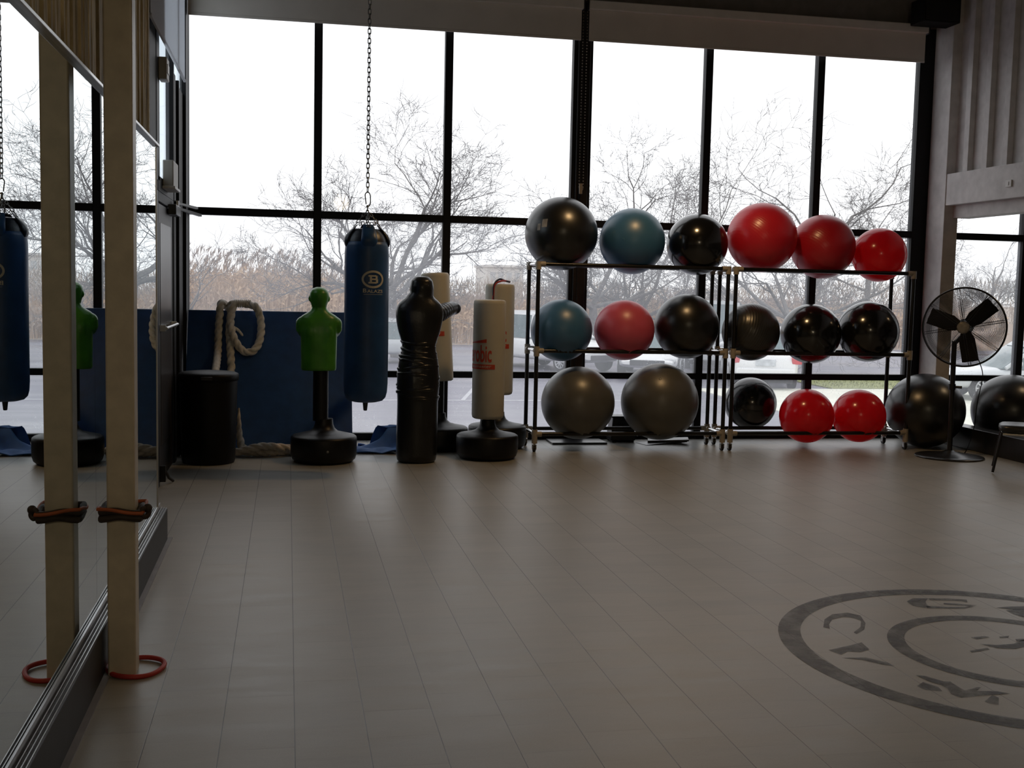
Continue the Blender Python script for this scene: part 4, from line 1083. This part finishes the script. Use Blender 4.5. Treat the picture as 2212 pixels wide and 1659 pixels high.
# bare trees
def make_tree(name_label, loc, height, spread, lean=(0, 0), fork=.22, seed=1, r0=.15, limbs=6, depth=5, group='bare trees outside', flat=.55, tw=1.0):
    rng = random.Random(seed)
    t = tag(empty('bare_tree', loc), name_label, 'tree', group)
    trunk, twigs = MB(), MB()
    def limb(p, d, L_, r, lev, mbk):
        n = 4 if lev < 2 else 3
        pts = [p]; dd = d.normalized()
        for i in range(n):
            j = Vector((rng.gauss(0, 1), rng.gauss(0, 1), rng.gauss(0, .7)))*(.16 + .03*lev)
            g = Vector((0, 0, .05 if lev < 3 else .03))
            dd = (dd + j + g).normalized(); pts.append(pts[-1] + dd*L_/n)
        rs = [r*(1-.45*i/n) for i in range(n+1)]
        mbk.tube(pts, rs, 7 if lev == 0 else 5 if lev < 3 else 3, caps=False)
        if lev >= depth: return
        kids = rng.randint(3, 5) if lev < 3 else rng.randint(3, 4)
        for k in range(kids):
            f = rng.uniform(.18, 1.0) if k else 1.0
            i = min(n-1, int(f*n)); q = pts[i].lerp(pts[i+1], f*n - i)
            base = (pts[i+1]-pts[i]).normalized(); u_, v_ = frame_of(base); a = rng.uniform(0, 2*pi); th = rng.uniform(.35, .95)
            nd = base*cos(th) + (u_*cos(a) + v_*sin(a))*sin(th); nd.z *= .85; nd.z += .06
            limb(q, nd, L_*rng.uniform(.52, .78), max(.0065*tw, rs[min(i+1, n)]*rng.uniform(.52, .75)), lev+1, trunk if lev+1 < 2 else twigs)
    zf = height*fork
    tp = [Vector((0, 0, 0)), Vector((lean[0]*.4, lean[1]*.4, zf*.5)), Vector((lean[0], lean[1], zf))]
    trunk.tube(smooth_path(tp, 4), [r0*1.15 - .25*r0*i/8 for i in range(9)], 10)
    for k in range(limbs):
        a = 2*pi*k/limbs + rng.uniform(-.3, .3); el = rng.uniform(.35, 1.15) if k else 1.35
        d = Vector((cos(a)*cos(el)*spread/height*1.5, sin(a)*cos(el)*spread/height*1.2, sin(el)*flat*1.6))
        L_ = (height-zf)*rng.uniform(.42, .60)*(1.15 if k == 0 else 1) * (.85 + .35*abs(cos(a))*spread/height)
        q = tp[2] + Vector((0, 0, rng.uniform(-.25, .1)*zf))
        limb(q, d, L_, r0*rng.uniform(.42, .62), 0, trunk)
    trunk.build('trunk', M['bark'], t); twigs.build('branches', M['twig'], t, smooth=0)
    return t
TREES = [
 ('wide bare tree seen through the second and third windows, behind the punching bag', (3.75, 40, GZ), 6.6, 9.0, (-.25, 0), .36, 3, .19, 8, 5),
 ('bare tree seen just right of the broad middle mullion, nearest that mullion', (11.75, 43, GZ), 6.0, 8.2, (-.1, 0), .32, 5, .17, 7, 5),
 ('low forked bare tree seen directly above the pink ball', (14.3, 46, GZ), 5.4, 6.2, (.1, 0), .28, 8, .17, 6, 5),
 ('large bare tree seen above and behind the red balls on the top rails', (16.75, 36, GZ), 6.8, 8.6, (.1, 0), .22, 13, .17, 8, 5),
 ('slender bare tree seen between the last mullion and the right window edge', (29.7, 55, GZ), 7.2, 5.0, (0, 0), .50, 21, .15, 6, 5),
 ('small bare tree seen above the fan through the far right window', (40.0, 60, GZ), 5.2, 4.6, (0, 0), .36, 34, .13, 6, 4),
 ('thin upright bare sapling at the far left edge of the first window', (-3.9, 47.5, GZ), 4.4, 2.0, (0, 0), .3, 40, .06, 5, 3),
]
for lb, loc, h, sp, ln, fk, sd, r0, lm, dp in TREES: make_tree(lb, loc, h, sp, ln, fk, sd, r0, lm, dp)

# dry reeds and scrub: beyond counting
mb = MB()
for i in range(15000):
    x = R.uniform(-26, 34); y = R.uniform(49.2, 54.5)
    edge = 1.0 if x < 1.6 else max(.58, 1 - (x-1.6)*.16)
    h = R.uniform(2.6, 3.75)*edge*(1 - .10*sin(x*1.3)*sin(x*.37+1)); w = R.uniform(.006, .018)
    lx, ly = R.gauss(.10, .16), R.gauss(0, .12)
    mb.add([(x-w, y, GZ), (x+w, y, GZ), (x+w*.6+lx*.5, y+ly*.5, GZ+h*.6), (x+lx, y+ly, GZ+h), (x-w*.6+lx*.5, y+ly*.5, GZ+h*.6)], [(0, 1, 2, 4), (4, 2, 3)])
    for b in range(2):
        z = GZ + h*R.uniform(.3, .8); bx = R.choice((-1, 1))*R.uniform(.08, .26); bz = R.uniform(.10, .38)
        mb.add([(x+lx*.4, y, z), (x+lx*.4+bx*.5, y+R.uniform(-.1, .1), z+bz*.7+.02), (x+lx*.4+bx, y, z+bz*.5)], [(0, 1, 2)])
    if R.random() < .26:
        px, pz = x+lx, GZ+h
        for b in range(4):
            a = R.uniform(-.10, .24); q_ = R.uniform(.16, .34)
            mb.add([(px-.006, y+ly, pz-.12), (px+.010+a*.4, y+ly+R.uniform(-.05, .05), pz+q_*.35), (px+a, y+ly, pz+q_), (px-.010+a*.4, y+ly, pz+q_*.45)], [(0, 1, 2, 3)], 1)
tag(mb.build('reed_bed', [M['reed'], M['plume']], smooth=0), 'bed of tall orange brown dry reeds beyond the parking lot', 'reeds', kind='stuff')
mb = MB()
for i in range(42000):
    x = R.uniform(-32, 62); k = .5 + .5*sin(x*.33+.7)*sin(x*.11+2)
    y = 56.5 + abs(R.gauss(0, 1.8)) + (0 if x < 36 else 3)
    top = 2.35 + .65*k + (.2 if x > 20 else 0) + (.5 if x > 38 else 0)
    z = GZ + top*R.random()**.75
    L_ = R.uniform(.22, .75); a = R.gauss(0, .6); b = R.gauss(0, .4); w = R.uniform(.008, .026)
    mb.add([(x-w, y, z), (x+w, y, z), (x+sin(a)*L_, y+sin(b)*.4, z+cos(a)*L_)], [(0, 1, 2)], 1 if (x > 41 and z > 1.2 and R.random() < .7) else 0)
nx = 90
vs = []
for i in range(nx+1):
    x = -32 + 94*i/nx; hgt = 1.2 + .25*sin(x*.4) + .2*sin(x*1.7) + .15*sin(x*4.1)
    vs += [(x, 58.6, GZ), (x, 59.2 + .3*sin(i), GZ+hgt), (x, 61, GZ+hgt*.9)]
mb.add(vs, [(3*i+k, 3*i+3+k, 3*i+4+k, 3*i+1+k) for i in range(nx) for k in (0, 1)])
tag(mb.build('scrub_thicket', [M['scrub'], M['scrub_green']], smooth=0), 'grey brown tangle of winter scrub behind the reeds', 'scrub', kind='stuff')
# hazy pale building far off
t = tag(empty('far_building', (24.6, 130, 0)), 'hazy pale flat roofed building far away, seen above the rear target bag', 'building')
MB().box(-2.1, 2.2, 0, 8, 0, 3.9).build('wall', M['house'], t, smooth=0)
MB().box(-2.3, 2.4, -.4, 8.4, 3.9, 4.15).build('roof', M['house'], t, smooth=0)
for k in range(4): MB().box(-1.7 + k*.95, -1.1 + k*.95, -.05, 0, 2.4, 3.3).build('window', M['house_pane'], t, smooth=0)

# cars
def make_car(label, loc, rz, L_=4.6, Wd=1.82, H=1.48, paint='car_white', suv=False):
    t = tag(empty('car', loc, rz), label, 'car', 'cars in the parking lot')
    h0 = .30; belt = H*.60 if not suv else H*.58; hood = belt*.97
    hl = L_/2
    # lower body: +x is the front
    st = [(-hl, .86, h0+.12, belt*.80), (-hl+.12, .96, h0+.02, belt*.97), (-hl+.6, 1.0, h0, belt*1.02), (-hl*.3, 1.0, h0-.02, belt), (hl*.25, 1.0, h0-.02, belt*.99), (hl-.9, .99, h0, hood*.93), (hl-.25, .93, h0+.02, hood*.80), (hl, .80, h0+.12, hood*.62)]
    rings = []
    for x, k, z0, z1 in st:
        ring = []; n = 28
        for i in range(n):
            a = 2*pi*i/n; p = 4.5; ca, sa = cos(a), sin(a)
            ring.append((x, Wd/2*k*math.copysign(abs(ca)**(2/p), ca), (z0+z1)/2 + (z1-z0)/2*math.copysign(abs(sa)**(2/p), sa)))
        rings.append(ring)
    MB().loft(rings).build('body', M[paint], t, smooth=50)
    # cabin
    xr = -hl+(.10 if suv else .75); xf = hl*.42
    def cab(name, m_, z0, z1, grow):
        rings = []
        for f in (0, .5, 1):
            z = z0 + (z1-z0)*f; u_ = (z-belt*.95)/(H-belt*.95)
            a0 = xr + (.30 if suv else .55)*u_; a1 = xf - .85*u_; wy = (Wd/2-.05)*(1 - .16*u_) + grow
            rings.append([(a0-grow, -wy*.94, z), (a0+.15, -wy, z), (a1-.2, -wy, z), (a1+grow, -wy*.9, z), (a1+grow+.06, 0, z), (a1+grow, wy*.9, z), (a1-.2, wy, z), (a0+.15, wy, z), (a0-grow, wy*.94, z), (a0-grow-.03, 0, z)])
        return MB().loft(rings).build(name, m_, t, smooth=40)
    cab('windows', M['car_glass'], belt*.93, H-.09, 0)
    cab('roof', M[paint], H-.11, H, .012)
    # pillars
    for sy in (-1, 1):
        for xb, xt, ww in ((xf-.06, xf-.85, .05), (-.05, -.05, .05), (xr+.12, xr+(.40 if suv else .64), .09)):
            MB().tube([(xb, sy*(Wd/2-.055), belt*.95), (xt, sy*((Wd/2-.05)*.845), H-.07)], ww, 8).build('pillar', M[paint], t)
        mm = MB().ball((xf-.35, sy*(Wd/2+.06), belt+.08), .10, 12, 8, sc=(.7, 1, .8)); mm.build('mirror', M[paint], t)
        tag(MB().box(-hl-.01, -hl+.20, sy*(Wd/2)*.94-.16, sy*(Wd/2)*.94+.04 if sy > 0 else sy*(Wd/2)*.94+.16, belt*.72, belt*.94).build('tail_light', M['tail'], t, bevel=.03), 'red tail light')
        MB().box(hl-.32, hl-.10, sy*Wd*.36-.17, sy*Wd*.36+.17, hood*.58, hood*.74).build('headlight', M['lamp_clear'], t, bevel=.04)
        for xw in (-hl*.60, hl*.62):
            wh = MB().cone((xw, sy*(Wd/2-.20), .335), (xw, sy*(Wd/2+.015), .335), .335, n=32).build('wheel', M['rubber'], t, bevel=.03)
            mb = MB().lathe([(.215, 0), (.22, .012), (.20, .016)], (xw, sy*(Wd/2+.012), .335), 32, ax=(0, sy, 0))
            rim = MB()
            for k in range(10):
                a = 2*pi*k/10; rim.obox((xw + cos(a)*.11, sy*(Wd/2+.03), .335 + sin(a)*.11), ((cos(a), 0, sin(a)), (-sin(a), 0, cos(a)), (0, 1, 0)), (.10, .018, .008))
            rim.torus((xw, sy*(Wd/2+.022), .335), (0, 1, 0), .205, .018, 32, 6).cone((xw, sy*(Wd/2+.02), .335), (xw, sy*(Wd/2+.045), .335), .045, n=14)
            rim.build('hub_cap', M['alloy'], wh)
    MB().box(-hl-.07, -hl+.2, -Wd*.43, Wd*.43, h0+.02, belt*.60).build('rear_bumper', M[paint], t, bevel=.05)
    MB().box(-hl-.075, -hl, -Wd*.40, Wd*.40, h0-.10, h0+.04).build('rear_valance', M['car_trim'], t, bevel=.02)
    MB().box(-hl-.03, -hl+.04, -.26, .26, belt*.66, belt*.66+.17).build('plate', M['plate_lic'], t, bevel=.008)
    MB().box(hl-.16, hl+.03, -Wd*.28, Wd*.28, h0+.10, h0+.26).build('grille', M['car_trim'], t, bevel=.02)
    return t
make_car('white people carrier parked far out, seen beside the rear target bag', (8.25, 35.2, GZ), radians(-62), 4.7, 1.9, 1.80, suv=True)
make_car('white car seen from behind through the gap under the right rack middle rails', (12.95, 30.0, GZ), radians(72), 4.5, 1.76, 1.62)
make_car('pale car behind the white one, only its roof showing over the ribbed charcoal ball', (14.2, 36.8, GZ), radians(70), 4.6, 1.80, 2.25, 'car_silver', True)
make_car('white saloon parked nose on, showing below the black ball right of the pink one', (10.85, 33.0, GZ), radians(-112), 4.4, 1.76, 1.45)
make_car('silver car parked beyond the fan, seen through the far right window', (18.3, 25.6, GZ), radians(168), 4.6, 1.82, 1.46, 'car_silver')
make_car('grey car with its side to the windows, showing left of the black dummy', (2.9, 37.5, GZ), radians(180), 4.5, 1.8, 1.45, 'car_silver')

# ------------------------------------------------------------------ lamps, daylight, camera
lamp_glow = emit_mat('lamp_glow', (1, .66, .34), 14)
def lamp(loc, label, power, zc, size=.16, color=(1, .70, .40), kind='SPOT'):
    t = tag(empty('ceiling_lamp', loc), label, 'ceiling lamp', 'ceiling lamps')
    MB().lathe([(.21, -.02), (.20, .05), (.13, .14), (.05, .18), (.03, .19)], n=32).build('shade', M['black_satin'], t)
    MB().lathe([(.001, -.035), (.10, -.025), (.15, -.005), (.15, .0)], n=24).build('bulb', lamp_glow, t)
    MB().cone((0, 0, .18), (0, 0, zc-loc[2]), .012, n=10).build('stem', M['black_satin'], t)
    l = bpy.data.lights.new('lamp_light', kind); l.energy = power; l.color = color; l.shadow_soft_size = size
    if kind == 'SPOT': l.spot_size = radians(120); l.spot_blend = .5
    o = bpy.data.objects.new('lamp_light', l); col.objects.link(o); o.location = (0, 0, -.21); o.parent = t
    return t
lamp((3.3, 9.35, 4.85), 'warm ceiling lamp hung out of view above the middle of the windows', 140, CEIL, color=(1, .62, .28))
lamp((2.9, 4.4, 4.9), 'warm ceiling lamp hung out of view above the middle of the floor', 50, CEIL, color=(1, .66, .33))
lamp((8.5, 10.35, 3.1), 'warm ceiling lamp in the low room at the right', 16, 3.4, .10)
lamp((1.2, -2.6, 3.7), 'warm ceiling lamp hung out of view behind the viewer', 90, CEIL, color=(1, .82, .55), kind='POINT')

w = bpy.data.worlds.new('overcast'); scene.world = w; w.use_nodes = True
nt = w.node_tree; nt.nodes.clear()
out = nt.nodes.new('ShaderNodeOutputWorld'); bg = nt.nodes.new('ShaderNodeBackground')
tc = nt.nodes.new('ShaderNodeTexCoord'); nz = nt.nodes.new('ShaderNodeTexNoise'); nz.inputs['Scale'].default_value = 2.2; nz.inputs['Detail'].default_value = 4
mx = nt.nodes.new('ShaderNodeMix'); mx.data_type = 'RGBA'; mx.inputs[6].default_value = (.93, .955, 1, 1); mx.inputs[7].default_value = (1, 1, 1, 1)
nt.links.new(tc.outputs['Generated'], nz.inputs['Vector']); nt.links.new(nz.outputs['Fac'], mx.inputs[0])
nt.links.new(mx.outputs[2], bg.inputs['Color']); bg.inputs['Strength'].default_value = 1.5
nt.links.new(bg.outputs[0], out.inputs['Surface'])

cam = bpy.data.cameras.new('camera'); co = bpy.data.objects.new('camera', cam); col.objects.link(co)
yaw, pit, rol = .19538, -.08489, .02212
f = Vector((sin(yaw)*cos(pit), cos(yaw)*cos(pit), sin(pit))); r_ = Vector((cos(yaw), -sin(yaw), 0)); u_ = r_.cross(f)
r2 = r_*cos(rol) + u_*sin(rol); u2 = u_*cos(rol) - r_*sin(rol)
co.matrix_world = Matrix(((r2.x, u2.x, -f.x, 0), (r2.y, u2.y, -f.y, 0), (r2.z, u2.z, -f.z, 1.65), (0, 0, 0, 1)))
cam.sensor_fit = 'HORIZONTAL'; cam.sensor_width = 36; cam.lens = 2461.365/2212*36; cam.clip_start = .05; cam.clip_end = 500
scene.camera = co
vs_ = scene.view_settings; vs_.view_transform = 'Standard'; vs_.look = 'None'; vs_.exposure = 0; vs_.gamma = 1; vs_.use_curve_mapping = False
scene.cycles.max_bounces = 10; scene.cycles.transparent_max_bounces = 24; scene.cycles.diffuse_bounces = 4; scene.cycles.glossy_bounces = 5
scene.cycles.sample_clamp_indirect = 6
